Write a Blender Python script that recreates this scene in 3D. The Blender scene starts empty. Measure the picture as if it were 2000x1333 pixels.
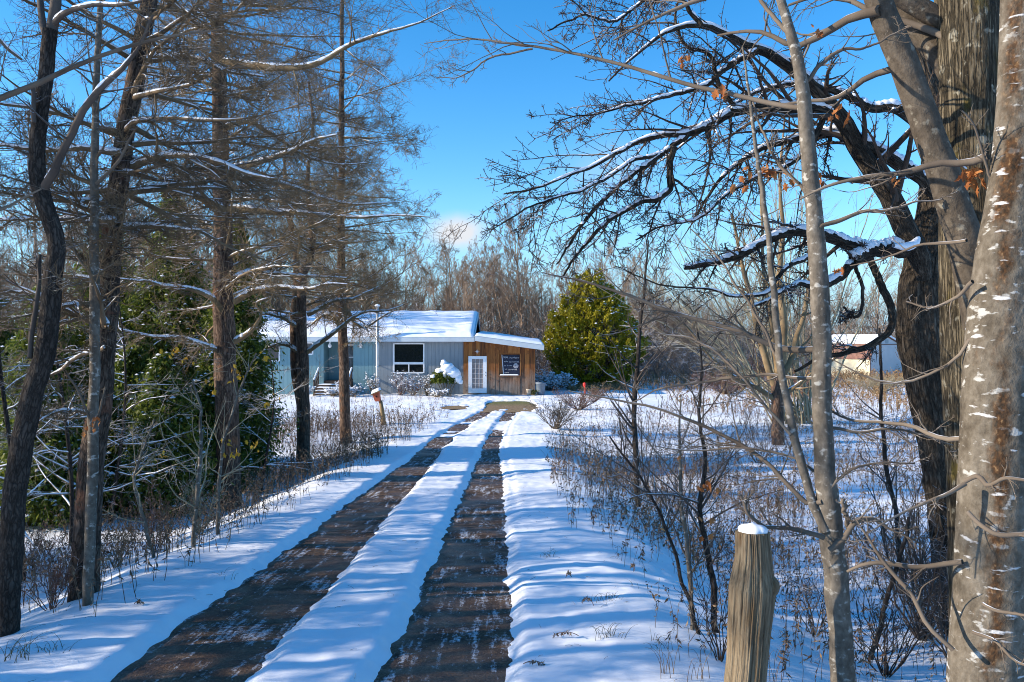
import bpy, bmesh, math, random
import numpy as np
from mathutils import Vector, Matrix

SC = bpy.context.scene
COL = SC.collection
R_ = math.radians
PI = math.pi
# ------------------------------------------------------------------ camera
F = 1532.0            # focal length in photograph pixels (2000 px wide)
ZC = 1.6
cam_d = bpy.data.cameras.new("camera")
cam_d.sensor_width = 36.0
cam_d.lens = F / 2000.0 * 36.0
cam_d.clip_start = 0.05
cam_d.clip_end = 3000
cam = bpy.data.objects.new("camera", cam_d)
COL.objects.link(cam)
cam.location = (0, 0, ZC)
cam.rotation_euler = (R_(90), 0, 0)
SC.camera = cam
# ------------------------------------------------------------------ sun, sky, exposure
SUN_EL, SUN_AZ = R_(22.0), R_(9.0)        # sun stands to the left, slightly behind the viewer
to_sun = Vector((-math.cos(SUN_EL) * math.cos(SUN_AZ), -math.cos(SUN_EL) * math.sin(SUN_AZ), math.sin(SUN_EL)))
sd = bpy.data.lights.new("sun", 'SUN')
sd.energy = 3.7
sd.angle = R_(0.5)
sd.color = (1.0, 0.86, 0.68)
so = bpy.data.objects.new("sun", sd)
COL.objects.link(so)
so.rotation_euler = to_sun.to_track_quat('Z', 'Y').to_euler()
w = bpy.data.worlds.new("World")
SC.world = w
w.use_nodes = True
nt = w.node_tree
nt.nodes.clear()
def N(tree, typ, **kw):
    n = tree.nodes.new(typ)
    for k, v in kw.items():
        if k in n.inputs: n.inputs[k].default_value = v
        else: setattr(n, k, v)
    return n
sky = N(nt, 'ShaderNodeTexSky', sky_type='NISHITA', sun_disc=False, sun_elevation=SUN_EL,
        sun_rotation=R_(270) - SUN_AZ, altitude=200, air_density=1.0, dust_density=0.25, ozone_density=3.0)
hs = N(nt, 'ShaderNodeHueSaturation', Saturation=1.35, Value=1.0)
nt.links.new(sky.outputs[0], hs.inputs['Color'])
tc = N(nt, 'ShaderNodeTexCoord')
def cloud(px, py, rx, ry, amount, scale, prev):
    d = Vector(((px - 1000) / F, 1, (666.5 - py) / F)).normalized()
    sub = N(nt, 'ShaderNodeVectorMath', operation='SUBTRACT'); sub.inputs[1].default_value = d
    mul = N(nt, 'ShaderNodeVectorMath', operation='MULTIPLY'); mul.inputs[1].default_value = (1 / rx, 1 / rx, 1 / ry)
    ln = N(nt, 'ShaderNodeVectorMath', operation='LENGTH')
    nz = N(nt, 'ShaderNodeTexNoise', Scale=scale, Detail=7.0, Roughness=0.55)
    mr = N(nt, 'ShaderNodeMapRange'); mr.inputs[1].default_value = 1.2; mr.inputs[2].default_value = 0.35
    m2 = N(nt, 'ShaderNodeMath', operation='MULTIPLY_ADD'); m2.inputs[1].default_value = 1.3
    m2.inputs[2].default_value = -0.45
    ad = N(nt, 'ShaderNodeMath', operation='ADD', use_clamp=True)
    m3 = N(nt, 'ShaderNodeMath', operation='MULTIPLY', use_clamp=True)
    m4 = N(nt, 'ShaderNodeMath', operation='MULTIPLY', use_clamp=True); m4.inputs[1].default_value = amount
    mx = N(nt, 'ShaderNodeMix', data_type='RGBA')
    mx.inputs[7].default_value = (3.0, 3.1, 3.3, 1)
    L = nt.links.new
    L(tc.outputs['Generated'], sub.inputs[0]); L(sub.outputs[0], mul.inputs[0]); L(mul.outputs[0], ln.inputs[0])
    L(ln.outputs['Value'], mr.inputs[0]); L(tc.outputs['Generated'], nz.inputs['Vector'])
    L(nz.outputs[0], m2.inputs[0]); L(mr.outputs[0], ad.inputs[0]); L(m2.outputs[0], ad.inputs[1])
    L(ad.outputs[0], m3.inputs[0]); L(mr.outputs[0], m3.inputs[1]); L(m3.outputs[0], m4.inputs[0])
    L(m4.outputs[0], mx.inputs[0]); L(prev, mx.inputs[6])
    return mx.outputs[2]
sz_ = N(nt, 'ShaderNodeSeparateXYZ'); nt.links.new(tc.outputs['Generated'], sz_.inputs[0])
hz_ = N(nt, 'ShaderNodeMapRange', interpolation_type='SMOOTHSTEP'); hz_.inputs[1].default_value = 0.20; hz_.inputs[2].default_value = -0.02; hz_.inputs[4].default_value = 0.9
nt.links.new(sz_.outputs[2], hz_.inputs[0])
hm = N(nt, 'ShaderNodeMix', data_type='RGBA'); hm.inputs[7].default_value = (0.95, 2.1, 3.3, 1)
nt.links.new(hz_.outputs[0], hm.inputs[0]); nt.links.new(hs.outputs[0], hm.inputs[6])
o = hm.outputs[2]
o = cloud(895, 455, 0.046, 0.026, 1.0, 26, o)
o = cloud(1190, 330, 0.07, 0.04, 0.18, 26, o)
bg = N(nt, 'ShaderNodeBackground', Strength=0.125)
nt.links.new(o, bg.inputs[0])
wo = N(nt, 'ShaderNodeOutputWorld')
nt.links.new(bg.outputs[0], wo.inputs[0])
SC.view_settings.view_transform = 'Standard'
SC.view_settings.look = 'None'
SC.view_settings.exposure = 1.15
SC.view_settings.gamma = 1.0
SC.view_settings.use_curve_mapping = False
SC.cycles.max_bounces = 6
SC.cycles.diffuse_bounces = 3
SC.cycles.glossy_bounces = 2
SC.cycles.transparent_max_bounces = 4
SC.cycles.use_denoising = True
SC.cycles.denoising_input_passes = 'RGB_ALBEDO_NORMAL'
SC.cycles.denoising_prefilter = 'ACCURATE'
SC.cycles.filter_width = 1.0

# ------------------------------------------------------------------ numeric helpers
def hash3(i, j, k):
    n = (i * 374761393 + j * 668265263 + k * 2147483647 * 3 + 1013904223) & 0xFFFFFFFF
    n = ((n ^ (n >> 13)) * 1274126177) & 0xFFFFFFFF
    n = n ^ (n >> 16)
    return (n & 0xFFFFFF) / float(0xFFFFFF)
def vnoise(x, y, z=0.0):
    x, y, z = np.broadcast_arrays(np.asarray(x, float), np.asarray(y, float), np.asarray(z, float))
    i, j, k = np.floor(x).astype(np.int64), np.floor(y).astype(np.int64), np.floor(z).astype(np.int64)
    u, v, t = x - i, y - j, z - k
    u, v, t = u * u * (3 - 2 * u), v * v * (3 - 2 * v), t * t * (3 - 2 * t)
    def L(a, b, s): return a + (b - a) * s
    c = [hash3(i + a, j + b, k + d) for d in (0, 1) for b in (0, 1) for a in (0, 1)]
    return L(L(L(c[0], c[1], u), L(c[2], c[3], u), v), L(L(c[4], c[5], u), L(c[6], c[7], u), v), t) * 2 - 1
def fbm(x, y, z=0.0, o=3):
    s, a = 0, 1.0
    for q in range(o):
        s = s + a * vnoise(np.asarray(x) * 2 ** q + 17 * q, np.asarray(y) * 2 ** q, np.asarray(z) * 2 ** q); a *= 0.5
    return s
def sstep(a, b, x):
    t = np.clip((np.asarray(x, float) - a) / (b - a), 0, 1)
    return t * t * (3 - 2 * t)
def nrm(v): return v / np.maximum(np.linalg.norm(v, axis=-1, keepdims=True), 1e-9)

# ------------------------------------------------------------------ ground shape
def base_z(y):
    y = np.asarray(y, float)
    yy = np.clip(y, -4, None)
    k = 0.7
    a, b = -0.056 * yy, -1.2
    return np.logaddexp(a / k * 6, b / k * 6) * k / 6
def track_edges(y):
    """left and right x of the two wheel tracks at distance y"""
    y = np.asarray(y, float)
    s = np.clip((y - 20) / 13.0, 0, 1.6) ** 1.7
    lsh, rsh = 1.25 * s, 0.62 * s
    wl = 0.73 - 0.09 * sstep(5, 11, y) - 0.20 * sstep(11, 24, y)
    wr = 0.67 - 0.08 * sstep(5, 10, y) - 0.24 * sstep(10, 22, y)
    return (-2.25 + lsh, -2.25 + lsh + wl), (-0.72 + rsh, -0.72 + rsh + wr)
def ground_h(x, y):
    x, y = np.broadcast_arrays(np.asarray(x, float), np.asarray(y, float))
    z = base_z(y)
    fade = 1 - sstep(15, 27, y)
    z = z - fade * (0.55 * sstep(-2.95, -5.0, x) + 0.5 * sstep(0.75, 2.9, x))
    far = sstep(70, 200, np.hypot(x, y))
    z = z + far * 1.0 * (fbm(x * .012, y * .012) + 0.3)
    d_on = sstep(-3.3, -2.3, x) * (1 - sstep(0.1, 0.9, x))
    near = 1 - sstep(40, 90, y)
    z = z + (0.07 * fbm(x * .55, y * .55, 3.3, 3) + 0.03 * fbm(x * 2.1, y * 2.1, 1.7, 2)) * (1 - 0.8 * d_on * fade) * (0.3 + .7 * near)
    z = z + (0.007 * fbm(x * 6, y * 6, 5.1, 2) + .004 * vnoise(x * 16, y * 16, 3.0)) * near
    z = z - .035 * sstep(.78, .95, vnoise(x * 3.1, y * 2.6, 12.5)) * near * (x > .2)
    # wheel tracks pressed into the snow, crown of snow between them
    yard = 1 - sstep(32.5, 34.5, y)
    for (a, b), q in zip(track_edges(y), (0.0, 9.0)):
        wob = 0.022 * fbm(y * .9, q, 2.0, 2) + 0.022 * vnoise(x * 7, y * 7, q) + .012 * vnoise(x * 19, y * 19, q)
        ins = sstep(a - 0.17 + wob, a + 0.06 + wob, x) * (1 - sstep(b - 0.06 + wob, b + 0.17 + wob, x))
        deep = 0.100 - 0.040 * sstep(14, 26, y)
        z = z - ins * deep * yard
        edge = np.exp(-((x - a + .12) / .1) ** 2) + np.exp(-((x - b - .12) / .1) ** 2)
        z = z + 0.010 * edge * yard * (0.5 + fbm(x * 3, y * 3, 8.0, 2))
    # a second shallow tyre line right of the track
    cl = track_edges(y)[1][1] + 0.16
    z = z - 0.028 * np.exp(-((x - cl) / .07) ** 2) * sstep(8, 11, y) * yard
    # trodden yard before the door
    z = z - 0.05 * np.maximum(0, fbm(x * 2.6, y * 2.6, 4.0, 2)) * sstep(30, 33, y) * (1 - sstep(40, 41, y)) * sstep(-5, -3, x) * (1 - sstep(2.5, 4, x))
    # bare patch
    e = ((x - 0.0) / 1.15) ** 4 + ((y - 34.3) / 2.7) ** 4 + 0.35 * fbm(x * 2, y * 2, 6.0, 2)
    z = z - 0.09 * (1 - sstep(0.75, 1.15, e))
    e2 = ((x + 2.5) / 0.5) ** 2 + ((y - 33.6) / .8) ** 2 + 0.6 * fbm(x * 3, y * 3, 6.0, 2)
    return z - 0.06 * (1 - sstep(0.6, 1.2, e2))
def W(px, py, d):
    return np.array([(px - 1000) / F * d, d, ZC - (py - 666.5) / F * d])
def gd(px, py):
    """where the ray through a photo pixel meets the ground: distance"""
    d = np.arange(2.0, 160, 0.03)
    p = ZC - (py - 666.5) / F * d
    hit = p < ground_h((px - 1000) / F * d, d)
    return float(d[np.argmax(hit)]) if hit.any() else 150.0
def gp(px, py):
    d = gd(px, py); p = W(px, py, d)
    return np.array([p[0], p[1], float(ground_h(p[0], p[1]))])

# ------------------------------------------------------------------ scene helpers
def props(o, label=None, cat=None, group=None, kind=None):
    if label: o['label'] = label
    if cat: o['category'] = cat
    if group: o['group'] = group
    if kind: o['kind'] = kind
    return o
def thing(name, label, cat, loc=(0, 0, 0), rz=0, group=None):
    o = bpy.data.objects.new(name, None)
    COL.objects.link(o)
    o.location = [float(a) for a in loc]; o.rotation_euler = (0, 0, rz)
    o.empty_display_size = 0.2
    return props(o, label, cat, group)
class MB:
    """collects vertices and faces, makes one mesh object"""
    def __init__(s): s.v, s.q, s.t, s.n, s.at = [], [], [], 0, []
    def add(s, v, q=None, t=None, at=None):
        v = np.asarray(v, float).reshape(-1, 3)
        s.v.append(v)
        s.at.append(np.zeros((len(v), 3)) if at is None else np.asarray(at, float).reshape(-1, 3))
        if q is not None: s.q.append(np.asarray(q, np.int64).reshape(-1, 4) + s.n)
        if t is not None: s.t.append(np.asarray(t, np.int64).reshape(-1, 3) + s.n)
        s.n += len(v); return s
    def tubes(s, P, R, k, disp=None, cap=False):
        P = np.asarray(P, float); R = np.asarray(R, float)
        if P.ndim == 2: P, R = P[None], R[None]
        n, K, _ = P.shape
        T = nrm(np.gradient(P, axis=1))
        ref = np.where(np.abs(nrm(T.mean(1)))[:, 1:2] < .8, np.array([[0, -1.0, 0]]), np.array([[0, 0, 1.0]]))
        U = nrm(np.cross(T, ref[:, None, :])); V = np.cross(T, U)
        a = np.arange(k) * 2 * PI / k
        ca, sa = np.cos(a), np.sin(a)
        ring = ca[None, None, :, None] * U[:, :, None] + sa[None, None, :, None] * V[:, :, None]
        rad = np.repeat(R[:, :, None], k, 2)
        ln = np.concatenate([np.zeros((n, 1)), np.cumsum(np.linalg.norm(np.diff(P, axis=1), axis=2), 1)], 1)
        at = np.stack([ca[None, None] * R[:, :, None], sa[None, None] * R[:, :, None], np.repeat(ln[:, :, None], k, 2)], -1)
        if disp is not None: rad = rad + disp(ca[None, None] + 0 * rad, sa[None, None] + 0 * rad, ln[:, :, None] + 0 * rad, rad)
        v = P[:, :, None] + rad[..., None] * ring
        i = np.arange(n)[:, None, None] * K * k + np.arange(K - 1)[None, :, None] * k
        j = np.arange(k)[None, None, :]; j2 = (j + 1) % k
        q = np.stack([i + j, i + j2, i + k + j2, i + k + j], -1)
        n0 = s.n
        s.add(v, q, at=at)
        if cap:
            for b in range(n):
                c = np.arange(k) + (b * K + K - 1) * k + n0
                s.v.append(P[b, -1][None]); s.at.append(np.zeros((1, 3))); s.n += 1
                s.t.append(np.stack([c, np.roll(c, -1), np.full(k, s.n - 1)], 1))
        return s
    def quads(s, C, A, B):
        """diamond leaf faces: centre, half axis along, half axis across"""
        v = np.stack([C - A, C - .15 * A + B, C + A, C - .15 * A - B], 1)
        return s.add(v, np.arange(len(C) * 4).reshape(-1, 4))
    def box(s, x0, x1, y0, y1, z0, z1):
        v = [(x, y, z) for z in (z0, z1) for y in (y0, y1) for x in (x0, x1)]
        return s.add(v, [(0, 2, 3, 1), (4, 5, 7, 6), (0, 1, 5, 4), (1, 3, 7, 5), (3, 2, 6, 7), (2, 0, 4, 6)])
    def prism(s, poly, ext):
        """extrude a closed 3-D polygon along a vector"""
        p = np.asarray(poly, float); e = np.asarray(ext, float); m = len(p)
        v = np.concatenate([p, p + e])
        q = [(i, (i + 1) % m, m + (i + 1) % m, m + i) for i in range(m)]
        t = [(0, i + 1, i) for i in range(1, m - 1)] + [(m, m + i, m + i + 1) for i in range(1, m - 1)]
        return s.add(v, q, t)
    def mesh(s, name, smooth=True, attr=False):
        v = np.concatenate(s.v)
        q = np.concatenate(s.q) if s.q else np.zeros((0, 4), np.int64)
        t = np.concatenate(s.t) if s.t else np.zeros((0, 3), np.int64)
        me = bpy.data.meshes.new(name)
        me.vertices.add(len(v)); me.vertices.foreach_set('co', v.astype(np.float32).ravel())
        me.loops.add(q.size + t.size)
        me.loops.foreach_set('vertex_index', np.concatenate([q.ravel(), t.ravel()]).astype(np.int32))
        me.polygons.add(len(q) + len(t))
        st = np.concatenate([np.arange(len(q)) * 4, q.size + np.arange(len(t)) * 3]).astype(np.int32)
        me.polygons.foreach_set('loop_start', st)
        me.polygons.foreach_set('use_smooth', np.full(len(st), smooth))
        if attr:
            a = me.attributes.new('bark', 'FLOAT_VECTOR', 'POINT')
            a.data.foreach_set('vector', np.concatenate(s.at).astype(np.float32).ravel())
        me.update(calc_edges=True); me.validate()
        return me
    def build(s, name, mat, parent=None, smooth=True, attr=False, fix=False):
        if not s.v: return None
        me = s.mesh(name, smooth, attr)
        if fix:
            b = bmesh.new(); b.from_mesh(me); bmesh.ops.recalc_face_normals(b, faces=b.faces); b.to_mesh(me); b.free()
        me.materials.append(mat)
        o = bpy.data.objects.new(name, me)
        COL.objects.link(o)
        if parent is not None:
            o.parent = parent
            o.matrix_parent_inverse = parent_inv(parent)
        return o
def parent_inv(p):
    m = Matrix.LocRotScale(p.location, p.rotation_euler, p.scale)
    if p.parent is not None: m = parent_inv_fwd(p.parent) @ p.matrix_parent_inverse @ m
    return m.inverted()
def parent_inv_fwd(p):
    m = Matrix.LocRotScale(p.location, p.rotation_euler, p.scale)
    if p.parent is not None: m = parent_inv_fwd(p.parent) @ p.matrix_parent_inverse @ m
    return m
# (all parts are modelled in world coordinates and keep them when parented)

# ------------------------------------------------------------------ materials
def new_mat(name):
    m = bpy.data.materials.new(name); m.use_nodes = True
    t = m.node_tree; b = t.nodes['Principled BSDF']
    return m, t, b
def ramp(t, stops):
    r = t.nodes.new('ShaderNodeValToRGB'); e = r.color_ramp.elements
    while len(e) < len(stops): e.new(0.5)
    for k, (p, c) in zip(e, stops): k.position = p; k.color = (*c, 1)
    return r
def coords(t, scale, attr=None, kind='Object'):
    mp = N(t, 'ShaderNodeMapping'); mp.inputs['Scale'].default_value = scale
    if attr:
        a = N(t, 'ShaderNodeAttribute', attribute_name=attr); t.links.new(a.outputs['Vector'], mp.inputs[0])
    elif kind == 'Position':
        g = N(t, 'ShaderNodeNewGeometry'); t.links.new(g.outputs['Position'], mp.inputs[0])
    else:
        c = N(t, 'ShaderNodeTexCoord'); t.links.new(c.outputs[kind], mp.inputs[0])
    return mp
def bump(t, b, src, strength, dist):
    bp = N(t, 'ShaderNodeBump', Strength=strength, Distance=dist)
    t.links.new(src, bp.inputs['Height']); t.links.new(bp.outputs[0], b.inputs['Normal'])
def snow_mix(t, colour, thr, soft, scale, white=(.86, .88, .92)):
    """loose snow lying on faces that point up"""
    g = N(t, 'ShaderNodeNewGeometry'); sx = N(t, 'ShaderNodeSeparateXYZ'); t.links.new(g.outputs['Normal'], sx.inputs[0])
    nz = N(t, 'ShaderNodeTexNoise', Scale=scale, Detail=2.0); t.links.new(g.outputs['Position'], nz.inputs['Vector'])
    ad = N(t, 'ShaderNodeMath', operation='MULTIPLY_ADD'); ad.inputs[1].default_value = 0.9
    t.links.new(nz.outputs[0], ad.inputs[0]); t.links.new(sx.outputs[2], ad.inputs[2])
    mr = N(t, 'ShaderNodeMapRange'); mr.inputs[1].default_value = thr + .45; mr.inputs[2].default_value = thr + soft + .45
    t.links.new(ad.outputs[0], mr.inputs[0])
    mx = N(t, 'ShaderNodeMix', data_type='RGBA'); mx.inputs[7].default_value = (*white, 1)
    t.links.new(mr.outputs[0], mx.inputs[0]); t.links.new(colour, mx.inputs[6])
    return mx.outputs[2]
def m_plain(name, c, rough=.8, var=.15, scale=8, spec=.3, bmp=0, metal=0):
    m, t, b = new_mat(name)
    mp = coords(t, (1, 1, 1)); nz = N(t, 'ShaderNodeTexNoise', Scale=scale, Detail=5.0); t.links.new(mp.outputs[0], nz.inputs[0])
    c = np.array(c)
    r = ramp(t, [(.25, c * (1 - var)), (.75, np.minimum(c * (1 + var), 1))]); t.links.new(nz.outputs[0], r.inputs[0])
    t.links.new(r.outputs[0], b.inputs['Base Color'])
    b.inputs['Roughness'].default_value = rough; b.inputs['Specular IOR Level'].default_value = spec; b.inputs['Metallic'].default_value = metal
    if bmp: bump(t, b, nz.outputs[0], bmp, .02)
    return m
def m_twig(name, c1, c2, snow=None, scale=3):
    m, t, b = new_mat(name)
    mp = coords(t, (1, 1, 1), kind='Position'); nz = N(t, 'ShaderNodeTexNoise', Scale=scale, Detail=3.0); t.links.new(mp.outputs[0], nz.inputs[0])
    r = ramp(t, [(.3, c1), (.7, c2)]); t.links.new(nz.outputs[0], r.inputs[0])
    col = r.outputs[0]
    if snow is not None: col = snow_mix(t, col, snow, .12, 6)
    t.links.new(col, b.inputs['Base Color'])
    b.inputs['Roughness'].default_value = .85; b.inputs['Specular IOR Level'].default_value = .2
    return m
def m_bark(name, stops, fine=(30, 30, 7), blotch=3.0, bmp=.8, dist=.012, extra=None, snow=None, plates=None, crack=.12):
    """bark on trunk coordinates (round the stem, along the stem)"""
    m, t, b = new_mat(name)
    mp = coords(t, fine, attr='bark'); nz = N(t, 'ShaderNodeTexNoise', Scale=1.0, Detail=6.0, Roughness=.6); t.links.new(mp.outputs[0], nz.inputs[0])
    mp2 = coords(t, (blotch, blotch, blotch * .6), attr='bark'); n2 = N(t, 'ShaderNodeTexNoise', Scale=1.0, Detail=5.0); t.links.new(mp2.outputs[0], n2.inputs[0])
    md = N(t, 'ShaderNodeMath', operation='MULTIPLY_ADD'); md.inputs[1].default_value = .55; t.links.new(nz.outputs[0], md.inputs[0])
    m3 = N(t, 'ShaderNodeMath', operation='MULTIPLY'); m3.inputs[1].default_value = .45; t.links.new(n2.outputs[0], m3.inputs[0]); t.links.new(m3.outputs[0], md.inputs[2])
    r = ramp(t, stops); t.links.new(md.outputs[0], r.inputs[0])
    col = r.outputs[0]; height = nz.outputs[0]
    if plates:
        # bark split into plates: dark fissures between them
        mp5 = coords(t, plates, attr='bark'); wn = N(t, 'ShaderNodeTexNoise', Scale=1.3, Detail=4.0); t.links.new(mp5.outputs[0], wn.inputs[0])
        vm = N(t, 'ShaderNodeVectorMath', operation='MULTIPLY_ADD'); vm.inputs[1].default_value = (1.7, 1.7, 2.2); t.links.new(wn.outputs['Color'], vm.inputs[0]); t.links.new(mp5.outputs[0], vm.inputs[2])
        vo = N(t, 'ShaderNodeTexVoronoi', feature='DISTANCE_TO_EDGE', Scale=1.0); t.links.new(vm.outputs[0], vo.inputs['Vector'])
        cr = N(t, 'ShaderNodeMapRange'); cr.inputs[1].default_value = 0.0; cr.inputs[2].default_value = crack; cr.inputs[3].default_value = .42; t.links.new(vo.outputs['Distance'], cr.inputs[0])
        mc = N(t, 'ShaderNodeMix', data_type='RGBA', blend_type='MULTIPLY'); mc.inputs[0].default_value = 1.0; t.links.new(col, mc.inputs[6]); t.links.new(cr.outputs[0], mc.inputs[7]); col = mc.outputs[2]
        ha = N(t, 'ShaderNodeMath', operation='MULTIPLY_ADD'); ha.inputs[1].default_value = .45; t.links.new(nz.outputs[0], ha.inputs[0]); t.links.new(cr.outputs[0], ha.inputs[2]); height = ha.outputs[0]
    if extra: col = extra(t, col)
    if snow is not None: col = snow_mix(t, col, snow, .12, 6)
    t.links.new(col, b.inputs['Base Color'])
    b.inputs['Roughness'].default_value = .9; b.inputs['Specular IOR Level'].default_value = .15
    bump(t, b, height, bmp, dist)
    return m
def patches(col2, scale, lo, hi, detail=4.0):
    """blotches of another colour (lichen, moss) with outlines of their own"""
    def f(t, col):
        mp = coords(t, scale, attr='bark'); nz = N(t, 'ShaderNodeTexNoise', Scale=1.0, Detail=detail, Roughness=.55); t.links.new(mp.outputs[0], nz.inputs[0])
        mr = N(t, 'ShaderNodeMapRange'); mr.inputs[1].default_value = lo; mr.inputs[2].default_value = hi; t.links.new(nz.outputs[0], mr.inputs[0])
        mx = N(t, 'ShaderNodeMix', data_type='RGBA'); mx.inputs[7].default_value = (*col2, 1)
        t.links.new(mr.outputs[0], mx.inputs[0]); t.links.new(col, mx.inputs[6]); return mx.outputs[2]
    return f
def m_island(name, cols, rough=.8, transl=0, spec=.2):
    """each leaf / plank its own colour out of a ramp"""
    m, t, b = new_mat(name)
    g = N(t, 'ShaderNodeNewGeometry'); k = len(cols)
    r = ramp(t, [(i / max(1, k - 1), c) for i, c in enumerate(cols)]); t.links.new(g.outputs['Random Per Island'], r.inputs[0])
    t.links.new(r.outputs[0], b.inputs['Base Color'])
    b.inputs['Roughness'].default_value = rough; b.inputs['Specular IOR Level'].default_value = spec
    if transl:
        tr = N(t, 'ShaderNodeBsdfTranslucent'); t.links.new(r.outputs[0], tr.inputs[0])
        mx = N(t, 'ShaderNodeMixShader'); mx.inputs[0].default_value = transl
        o = t.nodes['Material Output']; t.links.new(b.outputs[0], mx.inputs[1]); t.links.new(tr.outputs[0], mx.inputs[2]); t.links.new(mx.outputs[0], o.inputs[0])
    return m
def m_snow(name, fine=60, bmp=.35, dist=.012):
    m, t, b = new_mat(name)
    mp = coords(t, (1, 1, 1), kind='Position')
    n1 = N(t, 'ShaderNodeTexNoise', Scale=fine, Detail=4.0, Roughness=.65); t.links.new(mp.outputs[0], n1.inputs[0])
    n2 = N(t, 'ShaderNodeTexNoise', Scale=fine / 9, Detail=4.0); t.links.new(mp.outputs[0], n2.inputs[0])
    r = ramp(t, [(.3, (.80, .84, .90)), (.7, (.88, .90, .94))]); t.links.new(n2.outputs[0], r.inputs[0])
    t.links.new(r.outputs[0], b.inputs['Base Color'])
    ad = N(t, 'ShaderNodeMath', operation='MULTIPLY_ADD'); ad.inputs[1].default_value = .35; t.links.new(n1.outputs[0], ad.inputs[0]); t.links.new(n2.outputs[0], ad.inputs[2])
    b.inputs['Roughness'].default_value = .55; b.inputs['Specular IOR Level'].default_value = .25
    bump(t, b, ad.outputs[0], bmp, dist)
    return m
SNOW = m_snow('snow')
BRANCH_SNOW = m_snow('branch_snow', 90, .3, .006)
# ------------------------------------------------------------------ ground sheet
def spaced(segs):
    o = []
    for a, b, s in segs: o.append(np.linspace(a, b, max(2, int(round((b - a) / s))), endpoint=False))
    return np.concatenate(o + [[segs[-1][1]]])
def geo(a, b, n): return a * (b / a) ** (np.arange(1, n + 1) / n)
xs = spaced([(-20, -8, .5), (-8, -3.6, .12), (-3.6, 1.7, .03), (1.7, 6, .09), (6, 20, .4)])
xs = np.concatenate([-geo(20, 900, 24)[::-1], xs, geo(20, 900, 24)])
ys = spaced([(-12, 3, .5), (3, 10, .04), (10, 20, .08), (20, 42, .16), (42, 60, .6)])
ys = np.concatenate([-geo(12, 300, 10)[::-1], ys, geo(60, 1500, 24)])
X, Y = np.meshgrid(xs, ys)
g = MB()
nx, ny = len(xs), len(ys)
i = (np.arange(ny - 1)[:, None] * nx + np.arange(nx - 1)[None]).ravel()
g.add(np.stack([X, Y, ground_h(X, Y)], -1), np.stack([i, i + 1, i + nx + 1, i + nx], 1))
props(g.build('ground', SNOW), 'snow covered ground of the yard and field', 'ground', kind='structure')

# gravel and ice in the wheel tracks
def m_track():
    m, t, b = new_mat('wet_gravel')
    mp = coords(t, (1, 1, 1), kind='Position')
    def nz(sc, det=5.0, rough=.6, stretch=None):
        src = mp if stretch is None else coords(t, stretch, kind='Position')
        n = N(t, 'ShaderNodeTexNoise', Scale=sc, Detail=det, Roughness=rough); t.links.new(src.outputs[0], n.inputs[0]); return n.outputs[0]
    fine = nz(55, 4, .7); mid = nz(7); big = nz(1.3, 3)
    r = ramp(t, [(.34, (.014, .008, .005)), (.47, (.075, .042, .024)), (.6, (.16, .098, .056)), (.74, (.29, .20, .13))])
    ma = N(t, 'ShaderNodeMath', operation='MULTIPLY_ADD'); ma.inputs[1].default_value = .5; t.links.new(fine, ma.inputs[0])
    mb = N(t, 'ShaderNodeMath', operation='MULTIPLY'); mb.inputs[1].default_value = .5; t.links.new(mid, mb.inputs[0]); t.links.new(mb.outputs[0], ma.inputs[2])
    t.links.new(ma.outputs[0], r.inputs[0])
    # packed snow and ice left in flecks and thin lines along the driving direction
    st = nz(1, 6, .72, (14, 2.2, 3)); fl = nz(30, 5, .7)
    s2 = N(t, 'ShaderNodeMath', operation='MULTIPLY_ADD'); s2.inputs[1].default_value = .55; t.links.new(st, s2.inputs[0])
    s3 = N(t, 'ShaderNodeMath', operation='MULTIPLY_ADD'); s3.inputs[1].default_value = .32; t.links.new(fl, s3.inputs[0])
    s4 = N(t, 'ShaderNodeMath', operation='MULTIPLY'); s4.inputs[1].default_value = .25; t.links.new(big, s4.inputs[0])
    t.links.new(s4.outputs[0], s3.inputs[2]); t.links.new(s3.outputs[0], s2.inputs[2])
    mr = N(t, 'ShaderNodeMapRange'); mr.inputs[1].default_value = .585; mr.inputs[2].default_value = .70; t.links.new(s2.outputs[0], mr.inputs[0])
    mx = N(t, 'ShaderNodeMix', data_type='RGBA'); mx.inputs[7].default_value = (.72, .76, .82, 1)
    t.links.new(mr.outputs[0], mx.inputs[0]); t.links.new(r.outputs[0], mx.inputs[6]); t.links.new(mx.outputs[2], b.inputs['Base Color'])
    rr = N(t, 'ShaderNodeMapRange'); rr.inputs[1].default_value = .4; rr.inputs[2].default_value = .6; rr.inputs[3].default_value = .42; rr.inputs[4].default_value = .9
    t.links.new(big, rr.inputs[0]); t.links.new(rr.outputs[0], b.inputs['Roughness'])
    b.inputs['Specular IOR Level'].default_value = .28
    bump(t, b, ma.outputs[0], .9, .03)
    return m
TRACK = m_track()
for idx, nm in ((0, 'left'), (1, 'right')):
    yy = np.concatenate([np.arange(-2, 14, .05), np.arange(14, 33.6, .12)])
    a, b = track_edges(yy)[idx]
    u = np.linspace(-.12, 1.12, 22)
    xx = a[:, None] + (b - a)[:, None] * u[None]
    y2 = np.repeat(yy[:, None], len(u), 1)
    deep = 0.062 - 0.022 * sstep(14, 26, y2)
    zz = base_z(y2) - deep + .007 * fbm(xx * 8, y2 * 6, 2.2, 3) + .008 * fbm(xx * 1.1, y2 * .9, 7.7, 2) - 0.02 * sstep(22, 33, y2)
    t_ = MB(); n_ = len(u); i = (np.arange(len(yy) - 1)[:, None] * n_ + np.arange(n_ - 1)[None]).ravel()
    t_.add(np.stack([xx, y2, zz], -1), np.stack([i, i + 1, i + n_ + 1, i + n_], 1))
    props(t_.build('driveway', TRACK), 'bare wet gravel in the %s wheel track of the driveway' % nm, 'driveway', kind='structure')
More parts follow.
